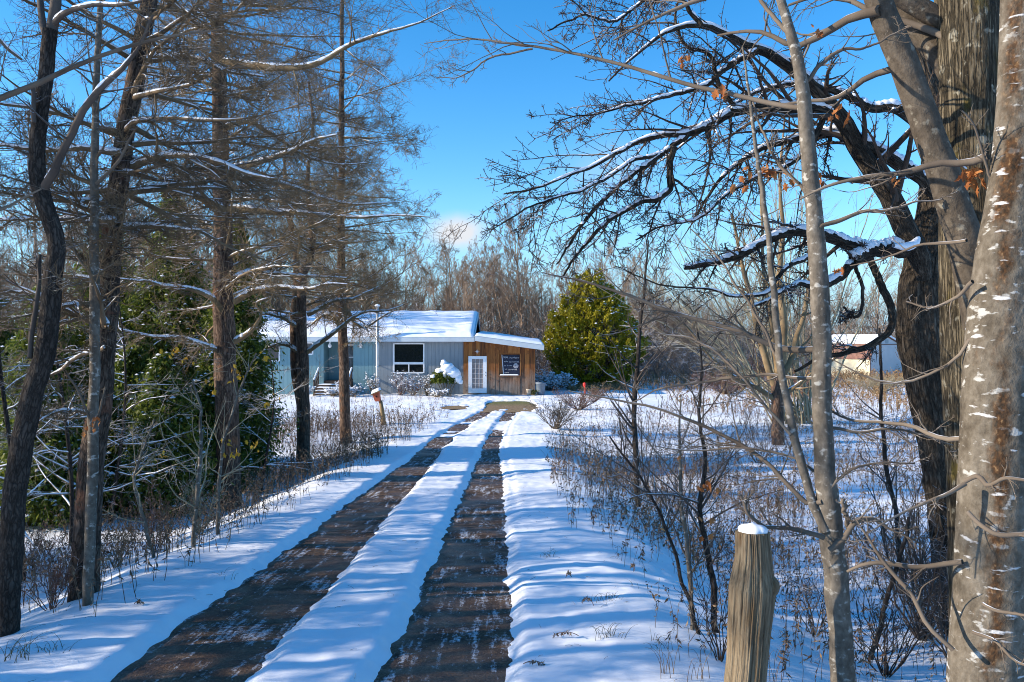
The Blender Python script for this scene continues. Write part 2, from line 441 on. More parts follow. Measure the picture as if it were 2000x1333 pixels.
def m_grass_patch():
    m, t, b = new_mat('trodden_grass')
    mp = coords(t, (1, 1, 1), kind='Position')
    n1 = N(t, 'ShaderNodeTexNoise', Scale=9.0, Detail=6.0, Roughness=.7); t.links.new(mp.outputs[0], n1.inputs[0])
    sx = N(t, 'ShaderNodeSeparateXYZ'); t.links.new(mp.outputs[0], sx.inputs[0])
    mr = N(t, 'ShaderNodeMapRange'); mr.inputs[1].default_value = 34.3; mr.inputs[2].default_value = 36.0; t.links.new(sx.outputs[1], mr.inputs[0])
    r1 = ramp(t, [(.3, (.13, .085, .04)), (.7, (.28, .19, .10))]); r2 = ramp(t, [(.3, (.07, .075, .015)), (.7, (.17, .16, .04))])
    t.links.new(n1.outputs[0], r1.inputs[0]); t.links.new(n1.outputs[0], r2.inputs[0])
    mx = N(t, 'ShaderNodeMix', data_type='RGBA'); t.links.new(mr.outputs[0], mx.inputs[0]); t.links.new(r1.outputs[0], mx.inputs[6]); t.links.new(r2.outputs[0], mx.inputs[7])
    t.links.new(mx.outputs[2], b.inputs['Base Color']); b.inputs['Roughness'].default_value = .95; bump(t, b, n1.outputs[0], .8, .04)
    return m
GP = m_grass_patch()
for (cx, cy, rx, ry, lab) in ((0.0, 34.3, 1.3, 3.0, 'bare brown and green parking patch clear of snow before the lean-to'),
                              (-2.5, 33.6, .6, .95, 'small bare brown spot in the snow left of the parking patch')):
    t_ = MB(); u, v = np.meshgrid(np.linspace(-1, 1, 24), np.linspace(-1, 1, 30))
    xx, yy = cx + u * rx, cy + v * ry
    zz = base_z(yy) - (.045 if rx > 1 else .035) + .008 * fbm(xx * 6, yy * 6, 1.1, 2)
    i = (np.arange(29)[:, None] * 24 + np.arange(23)[None]).ravel()
    t_.add(np.stack([xx, yy, zz], -1), np.stack([i, i + 1, i + 25, i + 24], 1))
    props(t_.build('bare_ground', GP), lab, 'ground', kind='structure')

# ------------------------------------------------------------------ house
HY = 41.0
def hx(px): return (px - 1000) / F * HY
def hz(py): return ZC - (py - 666.5) / F * HY
GZ = -1.22
def m_siding():
    m, t, b = new_mat('blue_grey_siding')
    mp = coords(t, (1, 1, 1), kind='Position'); n1 = N(t, 'ShaderNodeTexNoise', Scale=.7, Detail=3.0); t.links.new(mp.outputs[0], n1.inputs[0])
    mp2 = coords(t, (9, 1, .6), kind='Position'); n2 = N(t, 'ShaderNodeTexNoise', Scale=1.0, Detail=5.0); t.links.new(mp2.outputs[0], n2.inputs[0])
    sx = N(t, 'ShaderNodeSeparateXYZ'); t.links.new(mp.outputs[0], sx.inputs[0])
    mr = N(t, 'ShaderNodeMapRange'); mr.inputs[1].default_value = -7.3; mr.inputs[2].default_value = -6.9; t.links.new(sx.outputs[0], mr.inputs[0])
    r1 = ramp(t, [(.3, (.13, .26, .30)), (.7, (.17, .31, .35))]); r2 = ramp(t, [(.3, (.20, .235, .265)), (.7, (.27, .30, .32))])
    t.links.new(n2.outputs[0], r1.inputs[0]); t.links.new(n2.outputs[0], r2.inputs[0])
    mx = N(t, 'ShaderNodeMix', data_type='RGBA'); t.links.new(mr.outputs[0], mx.inputs[0]); t.links.new(r1.outputs[0], mx.inputs[6]); t.links.new(r2.outputs[0], mx.inputs[7])
    t.links.new(mx.outputs[2], b.inputs['Base Color']); b.inputs['Roughness'].default_value = .6
    return m
SIDING = m_siding()
def m_planks():
    m, t, b = new_mat('weathered_planks')
    g_ = N(t, 'ShaderNodeNewGeometry')
    mp = coords(t, (16, 16, 1.3), kind='Position'); n1 = N(t, 'ShaderNodeTexNoise', Scale=1.0, Detail=6.0, Roughness=.65, Distortion=.6); t.links.new(mp.outputs[0], n1.inputs[0])
    mp2 = coords(t, (3.4, 3.4, 2.2), kind='Position'); n2 = N(t, 'ShaderNodeTexNoise', Scale=1.0, Detail=4.0); t.links.new(mp2.outputs[0], n2.inputs[0])
    ad = N(t, 'ShaderNodeMath', operation='MULTIPLY_ADD'); ad.inputs[1].default_value = .35; t.links.new(g_.outputs['Random Per Island'], ad.inputs[0])
    m2 = N(t, 'ShaderNodeMath', operation='MULTIPLY'); m2.inputs[1].default_value = .65; t.links.new(n1.outputs[0], m2.inputs[0]); t.links.new(m2.outputs[0], ad.inputs[2])
    r = ramp(t, [(.26, (.055, .018, .005)), (.44, (.19, .062, .012)), (.6, (.29, .105, .022)), (.8, (.37, .165, .048))]); t.links.new(ad.outputs[0], r.inputs[0])
    sx = N(t, 'ShaderNodeSeparateXYZ'); t.links.new(g_.outputs['Position'], sx.inputs[0])
    # boards washed grey near the bottom by rain
    mr = N(t, 'ShaderNodeMapRange'); mr.inputs[1].default_value = 1.0; mr.inputs[2].default_value = -.9; t.links.new(sx.outputs[2], mr.inputs[0])
    m4 = N(t, 'ShaderNodeMath', operation='MULTIPLY_ADD', use_clamp=True); m4.inputs[1].default_value = 1.9; m4.inputs[2].default_value = -1.18
    ad2 = N(t, 'ShaderNodeMath', operation='MULTIPLY_ADD'); ad2.inputs[1].default_value = .75; t.links.new(n2.outputs[0], ad2.inputs[0]); t.links.new(mr.outputs[0], ad2.inputs[2])
    ad3 = N(t, 'ShaderNodeMath', operation='MULTIPLY'); ad3.inputs[1].default_value = .8; t.links.new(ad2.outputs[0], ad3.inputs[0]); t.links.new(ad3.outputs[0], m4.inputs[0])
    rg = ramp(t, [(.25, (.12, .085, .06)), (.7, (.36, .28, .22))]); t.links.new(n1.outputs[0], rg.inputs[0])
    mx = N(t, 'ShaderNodeMix', data_type='RGBA'); t.links.new(m4.outputs[0], mx.inputs[0]); t.links.new(r.outputs[0], mx.inputs[6]); t.links.new(rg.outputs[0], mx.inputs[7])
    # dark knots and water stains
    mp3 = coords(t, (3.2, 3.2, 3.0), kind='Position'); v = N(t, 'ShaderNodeTexNoise', Scale=1.0, Detail=3.0); t.links.new(mp3.outputs[0], v.inputs[0])
    kn = N(t, 'ShaderNodeMapRange'); kn.inputs[1].default_value = .60; kn.inputs[2].default_value = .70; kn.inputs[4].default_value = .75; t.links.new(v.outputs[0], kn.inputs[0])
    m5 = N(t, 'ShaderNodeMix', data_type='RGBA'); m5.inputs[7].default_value = (.07, .025, .01, 1); t.links.new(kn.outputs[0], m5.inputs[0]); t.links.new(mx.outputs[2], m5.inputs[6])
    t.links.new(m5.outputs[2], b.inputs['Base Color']); b.inputs['Roughness'].default_value = .85
    bump(t, b, n1.outputs[0], .5, .01)
    return m
PLANK = m_planks()
WHITE = m_plain('white_paint', (.78, .80, .82), .45, .05, 6)
FASCIA = m_plain('grey_fascia', (.50, .56, .60), .5, .07, 3)
DARKWOOD = m_plain('dark_wood', (.07, .05, .04), .8, .3, 6)
def m_glass(name, c=(.012, .015, .016)):
    m, t, b = new_mat(name)
    mp = coords(t, (1, 1, 1), kind='Position'); n1 = N(t, 'ShaderNodeTexNoise', Scale=1.2, Detail=2.0); t.links.new(mp.outputs[0], n1.inputs[0])
    b.inputs['Base Color'].default_value = (*c, 1); b.inputs['Roughness'].default_value = .03; b.inputs['Specular IOR Level'].default_value = .9
    bump(t, b, n1.outputs[0], .08, .03)
    return m
GLASS = m_glass('window_glass')
METAL = m_plain('galvanised_pipe', (.55, .54, .52), .4, .15, 4, metal=.6)
DARKIN = m_plain('dark_interior', (.02, .02, .02), .9, .1)

house = thing('house', 'long low blue-grey house with snowy roof and a brown plank lean-to', 'house', (hx(700), HY, GZ))
x_l, x_m, x_r = -15.0, hx(905), hx(1045)
z_e = hz(667)                                              # underside of the fascia
# front wall in four pieces round the recess and the window openings
mw = MB()
rec0, rec1 = hx(632), hx(690)
win = (hx(769), hx(828), hz(729), hz(671))
sw = [(hx(516), hx(546), hz(706), hz(672)), (hx(590), hx(611), hz(693), hz(669.5))]
def siding_run(mb, x0, x1, z0, z1, y=HY):
    """grooved vertical panels"""
    x = x0
    while x < x1 - 1e-4:
        x2 = min(x + .20, x1)
        mb.box(x + .006, x2 - .006 if x2 < x1 else x2, y, y + .03, z0, z1); x = x2
    mb.box(x0, x1, y + .012, y + .12, z0 + .002, z1 - .002)
op = [sw[0], sw[1], (rec0, rec1, GZ, z_e + .02), win]
x = x_l
for (a, b, z0, z1) in op:
    siding_run(mw, x, a, GZ, z_e + .02)
    if z0 > GZ: siding_run(mw, a, b, GZ, z0)
    if z1 < z_e: siding_run(mw, a, b, z1, z_e + .02)
    x = b
siding_run(mw, x, x_m, GZ, z_e + .02)
siding_run(mw, rec0, rec1, GZ, z_e + .02, HY + 1.1)
mw.box(rec0 - .05, rec0 - .003, HY + .125, HY + 1.1, GZ, z_e); mw.box(rec1 + .003, rec1 + .05, HY + .125, HY + 1.1, GZ, z_e)
mw.box(x_l, x_l + .1, HY + .125, HY + 8, GZ, z_e); mw.box(x_m - .1, x_m, HY + .125, HY + 8, GZ, 1.9)
mw.box(x_l + .11, x_m - .11, HY + 7.9, HY + 8, GZ, z_e)
wall = mw.build('wall', SIDING, house, smooth=False)
# gable end triangle
xg = hx(926)
Yr, zr = HY + 4.3, ZC + (666.5 - 605) / F * (HY + 4.3) - .16
mg = MB()
mg.prism([(x_m - .098, HY + .13, z_e - .2), (x_m - .098, HY + 7.9, z_e - .2), (x_m - .098, Yr, zr - .12)], (.09, 0, 0))
mg.build('gable_end', SIDING, house, smooth=False, fix=True)
# roof deck, fascia, snow
def gable_roof(x0, x1, y0, z0, yr, zr_, y1, th):
    return [(x0, y0, z0), (x0, yr, zr_), (x0, y1, z0), (x0, y1, z0 + th), (x0, yr, zr_ + th), (x0, y0, z0 + th)]
ze_roof = hz(667) * 1.0
rf = MB().prism(gable_roof(x_l - .3, xg, HY - .45, z_e + .12, Yr, zr - .10, HY + 8.4, .08), (xg - (x_l - .3), 0, 0))
roof = rf.build('roof', FASCIA, house, smooth=False, fix=True)
fz = MB().box(x_l - .3, xg, HY - .49, HY - .452, z_e - .02, z_e + .23)
fz.box(x_l - .3, xg, HY - .45, HY - .003, z_e - .018, z_e + .005)
fz.build('fascia', FASCIA, house, smooth=False)
def snow_sheet(fn, nu, nv, th, name, parent, rim=.08):
    """a blanket of snow with rounded rims; fn(u,v)->point of the surface it lies on"""
    u, v = np.meshgrid(np.linspace(0, 1, nu), np.linspace(0, 1, nv))
    P = fn(u, v)
    e = np.minimum(np.minimum(u * nu, (1 - u) * nu), np.minimum(v * nv, (1 - v) * nv))
    P = P.copy(); lump = 1 + .22 * fbm(P[..., 0] * 1.3, P[..., 1] * 1.3, 2.0, 3)
    P[..., 2] += th * lump * np.sqrt(np.clip(e / 1.6, 0, 1)) + .004
    m = MB(); i = (np.arange(nv - 1)[:, None] * nu + np.arange(nu - 1)[None]).ravel()
    m.add(P, np.stack([i, i + 1, i + nu + 1, i + nu], 1))
    return m.build(name, SNOW, parent)
def roof_fn(x0, x1, ya, za, yb, zb):
    def f(u, v):
        return np.stack([x0 + (x1 - x0) * u, ya + (yb - ya) * v, za + (zb - za) * v], -1)
    return f
snow_sheet(roof_fn(x_l - .3, xg, HY - .50, z_e + .21, Yr, zr - .02), 140, 50, .15, 'roof_snow', house)
snow_sheet(roof_fn(x_l - .3, xg, HY + 8.4, z_e + .21, Yr - .02, zr - .02), 60, 30, .15, 'roof_snow', house)
bs = MB().box(xg, xg + .035, HY - .45, Yr, z_e + .02, z_e + .03)
# barge board along the gable
bb = MB().prism([(xg + .002, HY - .49, z_e - .02), (xg + .002, Yr, zr - .25), (xg + .002, Yr, zr + .03), (xg + .002, HY - .49, z_e + .25)], (.04, 0, 0))
bb.prism([(xg + .002, HY + 8.4, z_e - .02), (xg + .002, Yr + .003, zr - .25), (xg + .002, Yr + .003, zr + .03), (xg + .002, HY + 8.4, z_e + .25)], (.04, 0, 0))
bb.build('barge_board', FASCIA, house, smooth=False, fix=True)
# lean-to of planks
lz0, lz1 = hz(666), hz(684)       # underside of its roof left and right
def lroof(x): return lz0 + (x - hx(926)) / (hx(1060) - hx(926)) * (lz1 - lz0)
door = (hx(916), hx(949.5), hz(768), hz(696))
brd = (hx(974), hx(1015.5), hz(733.5), hz(692.5))
pl = MB(); rng = np.random.default_rng(5)
x = x_m + .004
while x < x_r - .01:
    x2 = min(x + rng.uniform(.17, .27), x_r)
    segs = [(GZ, lroof((x + x2) / 2) + .04)]
    for (a, b, z0, z1) in (door, brd):
        if x2 > a + .03 and x < b - .03:
            if a - x > .06: x2 = min(x2, a)
            elif x2 - b > .06: x2 = b
            segs = [(s0, e0) for s, e in segs for s0, e0 in ((s, min(e, z0)), (max(s, z1), e)) if e0 - s0 > .02]
            break
    yo = rng.uniform(0, .022)
    for s, e in segs: pl.box(x + .004, x2 - .004, HY - yo - .03, HY + .02, s, e)
    x = x2
pl.build('plank_wall', PLANK, house, smooth=False)
bk = MB()
bk.box(x_m, x_r - .02, HY + .08, HY + .1, GZ, lroof(x_r) - .02)
bk.box(x_r - .06, x_r - .004, HY + .105, HY + 5.2, GZ, lroof(x_r) - .02)
bk.build('lean_to_side', PLANK, house, smooth=False)
lr = MB()
xa, xb = hx(927) + .04, hx(1062)
back = .22
lr.prism([(xa, HY - .5, lroof(xa)), (xb, HY - .5, lroof(xb)), (xb, HY - .5, lroof(xb) + .27), (xa, HY - .5, lroof(xa) + .27)], (0, 5.9, back))
lr.build('lean_to_roof', FASCIA, house, smooth=False, fix=True)
def lfn(u, v):
    xx = xa + (xb - xa) * u
    return np.stack([xx, HY - .52 + 5.9 * v, lroof(xx) + .27 + back * v], -1)
snow_sheet(lfn, 50, 60, .12, 'roof_snow', house)
# entrance door of the lean-to
d = MB(); a, b, z0, z1 = door
d.box(a - .03, a + .16, HY - .075, HY - .02, z0, z1); d.box(b - .16, b + .03, HY - .075, HY - .02, z0, z1)
d.box(a + .161, b - .161, HY - .074, HY - .021, z0, z0 + .24); d.box(a + .161, b - .161, HY - .074, HY - .021, z1 - .15, z1)
dr = d.build('door', WHITE, house, smooth=False)
mu = MB()
for k in range(1, 3): mu.box(a + .16 + (b - a - .32) * k / 3 - .005, a + .16 + (b - a - .32) * k / 3 + .005, HY - .068, HY - .052, z0 + .241, z1 - .151)
for k in range(1, 6): mu.box(a + .161, b - .161, HY - .066, HY - .053, z0 + .24 + (z1 - z0 - .39) * k / 6 - .005, z0 + .24 + (z1 - z0 - .39) * k / 6 + .005)
mu.build('muntin', WHITE, dr, smooth=False)
MB().box(a + .161, b - .161, HY - .05, HY - .04, z0 + .24, z1 - .15).build('glass', m_glass('door_glass_reflection_tint', (.26, .225, .21)), dr, smooth=False)  # pale pinkish reflection of the lit ground painted into the pane colour
kn = MB(); kn.tubes([[(b - .05, HY - .075, z0 + .92), (b - .05, HY - .11, z0 + .92), (b - .05, HY - .15, z0 + .92)]], [[.015, .02, .03]], 8, cap=True)
kn.tubes([[(b - .05, HY - .075, z0 + 1.08), (b - .05, HY - .10, z0 + 1.08)]], [[.03, .028]], 8, cap=True)
kn.build('handle', METAL, dr)
# frame of the chalkboard opening
fr = MB(); a, b, z0, z1 = brd
fr.box(a - .05, b + .05, HY - .06, HY - .052, z1 + .0, z1 + .05); fr.box(a - .04, b + .04, HY - .075, HY + .05, z0 - .05, z0)
fr.box(a - .05, a, HY - .06, HY + .08, z0 + .002, z1 - .002); fr.box(b, b + .05, HY - .06, HY + .08, z0 + .002, z1 - .002)
fr.build('window_frame', PLANK, house, smooth=False)
snow_sheet(lambda u, v: np.stack([a + .05 + (b - a - .1) * u, HY - .08 + .12 * v, z0 + 0 * u], -1), 24, 8, .05, 'sill_snow', house)
# chalkboard standing in the opening
cb = thing('chalkboard', 'dark chalkboard with white handwriting set in the plank wall', 'chalkboard', ((a + b) / 2, HY, z0))
ca, cbb = a + .16, b - .015
SLATE = m_plain('slate', (.016, .022, .045), .6, .35, 5)
MB().prism([(ca + .10, HY + .0, z0 + .01), (cbb, HY + .0, z0 + .01), (cbb, HY + .05, z1 - .02), (ca, HY + .05, z1 - .02)], (0, .03, 0)).build('board', SLATE, cb, smooth=False, fix=True)
CHALK = m_plain('chalk', (.55, .56, .60), .9, .2, 30)
MB().prism([(ca + .075, HY - .012, z0 + .01), (ca + .115, HY - .012, z0 + .01), (ca + .025, HY + .038, z1 - .02), (ca - .015, HY + .038, z1 - .02)], (0, .03, 0)).build('frame_edge', CHALK, cb, smooth=False, fix=True)
wr = MB(); rng = np.random.default_rng(3)
cw, ch = cbb - ca, z1 - z0
for (u0, u1, vv, hh) in ((.10, .36, .86, .10), (.42, .97, .84, .075), (.12, .34, .66, .05), (.40, .97, .64, .06), (.14, .24, .47, .05), (.30, .33, .47, .04), (.38, .58, .46, .04), (.18, .30, .29, .05), (.36, .86, .27, .05), (.14, .38, .12, .04)):
    n_ = int((u1 - u0) * 60) + 5
    q = np.linspace(0, 1, n_)
    ph = np.cumsum(rng.uniform(.9, 2.2, n_))
    zz = vv + hh * (np.sin(ph) * rng.uniform(.35, 1.0, n_)) * .8
    xx = u0 + (u1 - u0) * q + .008 * np.cos(ph)
    brk = rng.random(n_) < .12
    px_ = ca + cw * xx; pz_ = z0 + ch * zz; py_ = HY + .05 * zz - .008
    wr.tubes(np.stack([px_, py_, pz_], -1), np.where(brk, .001, .0085), 4)
for k in range(9):                                           # chalk flower on the right
    an = k * 2 * PI / 9; c_ = np.array([ca + cw * .79, HY + .02, z0 + ch * .45])
    q = np.linspace(0, 2 * PI, 10)
    pt = c_ + np.stack([.085 * math.cos(an) + .045 * np.cos(q), -.004 + 0 * q, .085 * math.sin(an) + .045 * np.sin(q)], -1)
    wr.tubes(pt, np.full(10, .011), 4)
wr.build('chalk_writing', CHALK, cb)
# star over the door
st = thing('star_ornament', 'white many-pointed star ornament above the white glass door', 'ornament', (hx(932), HY - .06, hz(687)))
sm = MB(); c_ = np.array([hx(932), HY - .09, hz(687)])
for k in range(8):
    an = k * PI / 4; r1 = .15 if k % 2 == 0 else .10
    tip = c_ + np.array([r1 * math.cos(an), .03, r1 * math.sin(an)])
    l_ = c_ + .04 * np.array([math.cos(an + .4), .6, math.sin(an + .4)]); r__ = c_ + .04 * np.array([math.cos(an - .4), .6, math.sin(an - .4)])
    sm.add([c_ + (0, -.03, 0), l_, tip, r__], t=[(0, 1, 2), (0, 2, 3), (3, 2, 1)])
sm.build('star', WHITE, st, smooth=False)
# big picture window, small windows
def window(a, b, z0, z1, cross, depth=.03):
    f = MB(); y0, y1 = HY - .035, HY + .05
    t = .07
    f.box(a - .03, a + t - .03, y0, y1, z0, z1); f.box(b - t + .03, b + .03, y0, y1, z0, z1)
    f.box(a + .04, b - .04, y0 + .002, y1, z0 - .02, z0 + .05); f.box(a + .04, b - .04, y0 + .002, y1, z1 - .05, z1 + .02)
    if cross:
        zc = z0 + (z1 - z0) * cross
        f.box(a + .041, b - .041, y0 + .004, y1, zc - .06, zc + .06)
        f.box((a + b) / 2 - .025, (a + b) / 2 + .025, y0 + .006, y1, z0 + .051, zc - .061)
    fo = f.build('window', WHITE, house, smooth=False)
    MB().box(a + .03, b - .03, HY + .02, HY + .03, z0 + .04, z1 - .04).build('pane', GLASS, fo, smooth=False)
    return fo
window(*win, .33)
window(*sw[0], 0); window(*sw[1], 0)
# pale curtain seen behind the left part of the picture window
# recessed front door, lamps, steps
dx0, dx1 = hx(655), hx(690)
fd = MB(); dz1 = hz(672)
fd.box(dx0, dx0 + .14, HY + 1.0, HY + 1.09, hz(742), dz1); fd.box(dx1 - .2, dx1 - .08, HY + 1.0, HY + 1.09, hz(742), dz1)
fd.box(dx0 + .141, dx1 - .201, HY + 1.02, HY + 1.088, hz(742), hz(728)); fd.box(dx0 + .141, dx1 - .201, HY + 1.02, HY + 1.088, dz1 - .12, dz1)
fdo = fd.build('front_door', WHITE, house, smooth=False)
MB().box(dx0 + .141, dx1 - .201, HY + 1.05, HY + 1.06, hz(728), dz1 - .12).build('glass', m_glass('front_door_glass', (.05, .09, .12)), fdo, smooth=False)
MB().box(dx0 + .141, dx1 - .201, HY + 1.03, HY + 1.05, hz(700), hz(698)).build('door_rail', WHITE, fdo, smooth=False)
for px in (645, 705):
    x = hx(px); lm = MB()
    lm.tubes([[(x, HY - .02, hz(669)), (x, HY - .09, hz(670)), (x, HY - .10, hz(672)), (x, HY - .10, hz(675)), (x, HY - .10, hz(678)), (x, HY - .10, hz(680))]], [[.05, .03, .05, .10, .085, .03]], 10, cap=True)
    lm.build('porch_lamp', WHITE, house)
stp = MB()
for k in range(4):
    stp.box(hx(622), hx(688), HY - 1.15 + .3 * k, HY - .85 + .3 * k, GZ, GZ + .12 + .14 * k)
stp.box(rec0 + .01, rec1 - .01, HY + .055, HY + 1.09, GZ, hz(744))
so_ = stp.build('porch_step', DARKWOOD, house, smooth=False)
for k in range(4):
    snow_sheet((lambda k: lambda u, v: np.stack([hx(623) + (hx(687) - hx(623)) * u, HY - 1.14 + .3 * k + .28 * v, GZ + .12 + .14 * k + 0 * u], -1))(k), 24, 7, .05, 'tread_snow', so_)
for px in (624, 688):
    rl = MB(); x = hx(px)
    rl.tubes([[(x, HY - 1.15, GZ), (x, HY - 1.15, GZ + .85)], [(x, HY - .2, GZ), (x, HY - .2, GZ + 1.35)], [(x, HY - 1.2, GZ + .78), (x, HY - .15, GZ + 1.38)], [(x, HY - 1.15, GZ + .45), (x, HY - .2, GZ + .95)]], np.full((4, 2), .035), 6)
    for q in np.linspace(-1.0, -.35, 5): rl.tubes([[(x, HY + q, GZ + .3), (x, HY + q, GZ + .72 + (q + 1.15) * .6)]], [[.018, .018]], 5)
    ro = rl.build('railing', DARKWOOD, house)
    sn = MB().tubes([[(x, HY - 1.2, GZ + .83), (x, HY - .6, GZ + 1.17), (x, HY - .15, GZ + 1.43)]], [[.045, .05, .045]], 8)
    sn.build('railing_snow', BRANCH_SNOW, ro)
# stove pipe on the wall
cx = hx(741); ch_ = MB()
zt = ZC + (666.5 - 600) / F * (HY - .6)
ch_.tubes([[(cx, HY - .6, GZ), (cx, HY - .6, .2), (cx, HY - .6, 1.2), (cx, HY - .6, zt)]], [[.085, .08, .08, .08]], 14, cap=True)
for z in (GZ + .9, .25, 1.45): ch_.tubes([[(cx, HY - .6, z), (cx, HY - .6, z + .06)]], [[.095, .095]], 14, cap=True)
ch_.box(cx - .02, cx + .02, HY - .55, HY, .3, .34)
cho = ch_.build('stove_pipe', METAL, house)
cp = MB().tubes([[(cx, HY - .6, zt + .02), (cx, HY - .6, zt + .05), (cx, HY - .6, zt + .11), (cx, HY - .6, zt + .15)]], [[.09, .15, .13, .02]], 14, cap=True)
cp.build('cap', BRANCH_SNOW, cho)
fl = MB().tubes([[(cx, HY - .6, 1.78), (cx, HY - .6, 1.86), (cx, HY - .6, 1.9)]], [[.14, .13, .09]], 12); fl.build('collar', WHITE, cho)

# ------------------------------------------------------------------ planter, stump, stake, birdhouse, shed
def lathe(prof, c, k=20):
    P = [(c[0], c[1], c[2] + z) for r, z in prof]
    return MB().tubes([P], [[r for r, z in prof]], k)
c_ = (hx(1056), HY - .1, GZ + .02)
pt = thing('planter', 'grey round tub of dead plants beside the plank wall corner', 'planter', c_)
lathe([(.02, 0), (.20, 0), (.215, .1), (.245, .55), (.27, .56), (.275, .64), (.25, .645), (.24, .58), (.02, .57)], c_).build('tub', m_plain('grey_plastic', (.16, .20, .25), .55, .15, 5), pt)
c_ = (hx(1033), HY - .35, GZ + .0)
pp = thing('flower_pot', 'small pale pot with a green plant at the foot of the plank wall', 'pot', c_)
lathe([(.02, 0), (.11, 0), (.14, .28), (.155, .29), (.155, .33), (.135, .33), (.02, .30)], c_, 14).build('pot', m_plain('pale_clay', (.50, .42, .33), .8, .15, 8), pp)
LEAFG = m_island('green_leaves', [(.03, .05, .008), (.06, .085, .012), (.10, .12, .02)], .6, .2)
rng = np.random.default_rng(8)
C = np.array(c_) + np.stack([.24 + .1 * rng.standard_normal(120), -.05 + .08 * rng.standard_normal(120), rng.uniform(.02, .3, 120)], -1)
A = nrm(rng.standard_normal((120, 3)) + (0, 0, .6)) * .06; B = nrm(np.cross(A, rng.standard_normal((120, 3)))) * .022
MB().quads(C, A, B).build('leaves', LEAFG, pp, smooth=False)
c_ = gp(1142, 772)
mk = thing('marker_stake', 'short bright red marker stake in the grass by the round evergreen', 'stake', c_)
REDP = m_plain('red_paint', (.75, .05, .04), .6, .1, 5)
s_ = MB(); s_.tubes([[c_ + (0, 0, -.1), c_ + (.02, 0, .25), c_ + (-.01, 0, .5)]], [[.05, .05, .05]], 8, cap=True); s_.build('post', REDP, mk)
s_ = MB(); s_.tubes([[c_ + (-.01, 0, .45), c_ + (-.01, 0, .50), c_ + (-.01, 0, .60), c_ + (-.01, 0, .64)]], [[.055, .085, .08, .03]], 10, cap=True); s_.build('cap', REDP, mk)
# birdhouse on a post
bp = gp(749, 830); by = bp[1]
def bq(px, py, dy=0): return W(px, py, by + dy)
bh = thing('birdhouse', 'small red wooden birdhouse with snowy roof on a leaning post in the yard', 'birdhouse', bp)
WOODP = m_bark('post_wood', [(.3, (.13, .09, .05)), (.55, (.30, .22, .12)), (.75, (.40, .32, .20))], (40, 40, 5))
k_ = MB(); pts = np.array([bq(750, 836), bq(748, 815), bq(746, 800), bq(743, 783)])
k_.tubes(pts, [.085, .075, .07, .06], 10, cap=True); k_.build('post', WOODP, bh, attr=True)
top = bq(739, 784); sc = by / F
hb = MB(); wv, hv = 10 * sc, 15 * sc
lean = np.array([-3 * sc, 0, hv])
q0 = top + (-wv * .55, -.12, 0)
hb.add([q0, q0 + (wv, 0, 0), q0 + (wv, .26, 0), q0 + (0, .26, 0), q0 + lean + (-.04, 0, -.02), q0 + lean + (wv, 0, .06), q0 + lean + (wv, .26, .06), q0 + lean + (-.04, .26, -.02)],
       [(0, 3, 2, 1), (0, 1, 5, 4), (1, 2, 6, 5), (2, 3, 7, 6), (3, 0, 4, 7), (4, 5, 6, 7)])
hb.build('box', m_plain('red_wood', (.50, .13, .07), .7, .2, 6), bh, smooth=False)
hh = MB(); cc = q0 + lean * .62 + (wv * .5, -.003, 0); hh.tubes([[cc, cc + (0, -.01, 0)]], [[.03, .028]], 12, cap=True); hh.build('entrance_hole', DARKIN, bh)
rb = MB(); r0 = q0 + lean + (-.07, -.06, -.04)
rb.add([r0, r0 + (wv + .11, 0, .12), r0 + (wv + .11, .38, .12), r0 + (0, .38, 0), r0 + (0, 0, .03), r0 + (wv + .11, 0, .15), r0 + (wv + .11, .38, .15), r0 + (0, .38, .03)],
       [(0, 3, 2, 1), (0, 1, 5, 4), (1, 2, 6, 5), (2, 3, 7, 6), (3, 0, 4, 7), (4, 5, 6, 7)])
rbo = rb.build('roof', WOODP, bh, smooth=False)
snow_sheet(lambda u, v: np.stack([r0[0] + (wv + .11) * u, r0[1] + .38 * v, r0[2] + .03 + .12 * u], -1), 12, 12, .10, 'roof_snow', rbo)

# garden shed
sdY = 57.0
cor = W(1699, 742, sdY); cor[2] = GZ
gdir = np.array([.482, -.874, 0.]); n1 = np.array([-.874, -.482, 0.])   # gable end faces gdir, long side faces n1
wdir = -n1                       # along the gable end, away from the long side
ldir = -gdir                     # along the long side, away from the corner
Ls, Ws = 4.5, 3.7
def SP(l, w_, z): return cor + ldir * l + wdir * w_ + np.array([0, 0, z])
zk = sdY / F
h_wall, h_knee, h_ridge = (742 - 699) * zk, (742 - 673) * zk, (742 - 657) * zk
prof = [(0, 0), (0, h_wall), (.28, h_knee), (Ws / 2, h_ridge), (Ws - .28, h_knee), (Ws, h_wall), (Ws, 0)]
shed = thing('garden_shed', 'cream gambrel-roofed garden shed with red shingles and snow across the field', 'shed', cor)
CREAM = m_plain('cream_siding', (.58, .53, .38), .7, .08, 3)
sh = MB().prism([SP(0, a, z) for a, z in prof], ldir * Ls); sh.build('wall', CREAM, shed, smooth=False, fix=True)
ge = MB().prism([SP(-.03, a, z) for a, z in ((.06, .02), (.06, h_wall), (.32, h_knee - .03), (Ws - .32, h_knee - .03), (Ws - .06, h_wall), (Ws - .06, .02))], ldir * .026)
ge.build('gable_door', m_plain('pale_grey_panel', (.50, .53, .55), .6, .06, 2), shed, smooth=False, fix=True)
g2 = MB().prism([SP(-.03, a, z) for a, z in ((.36, h_knee + .03), (Ws / 2, h_ridge - .06), (Ws - .36, h_knee + .03))], ldir * .026)
g2.build('gable_panel', m_plain('pale_grey_gable', (.50, .53, .55), .6, .06, 2), shed, smooth=False, fix=True)
SHING = None
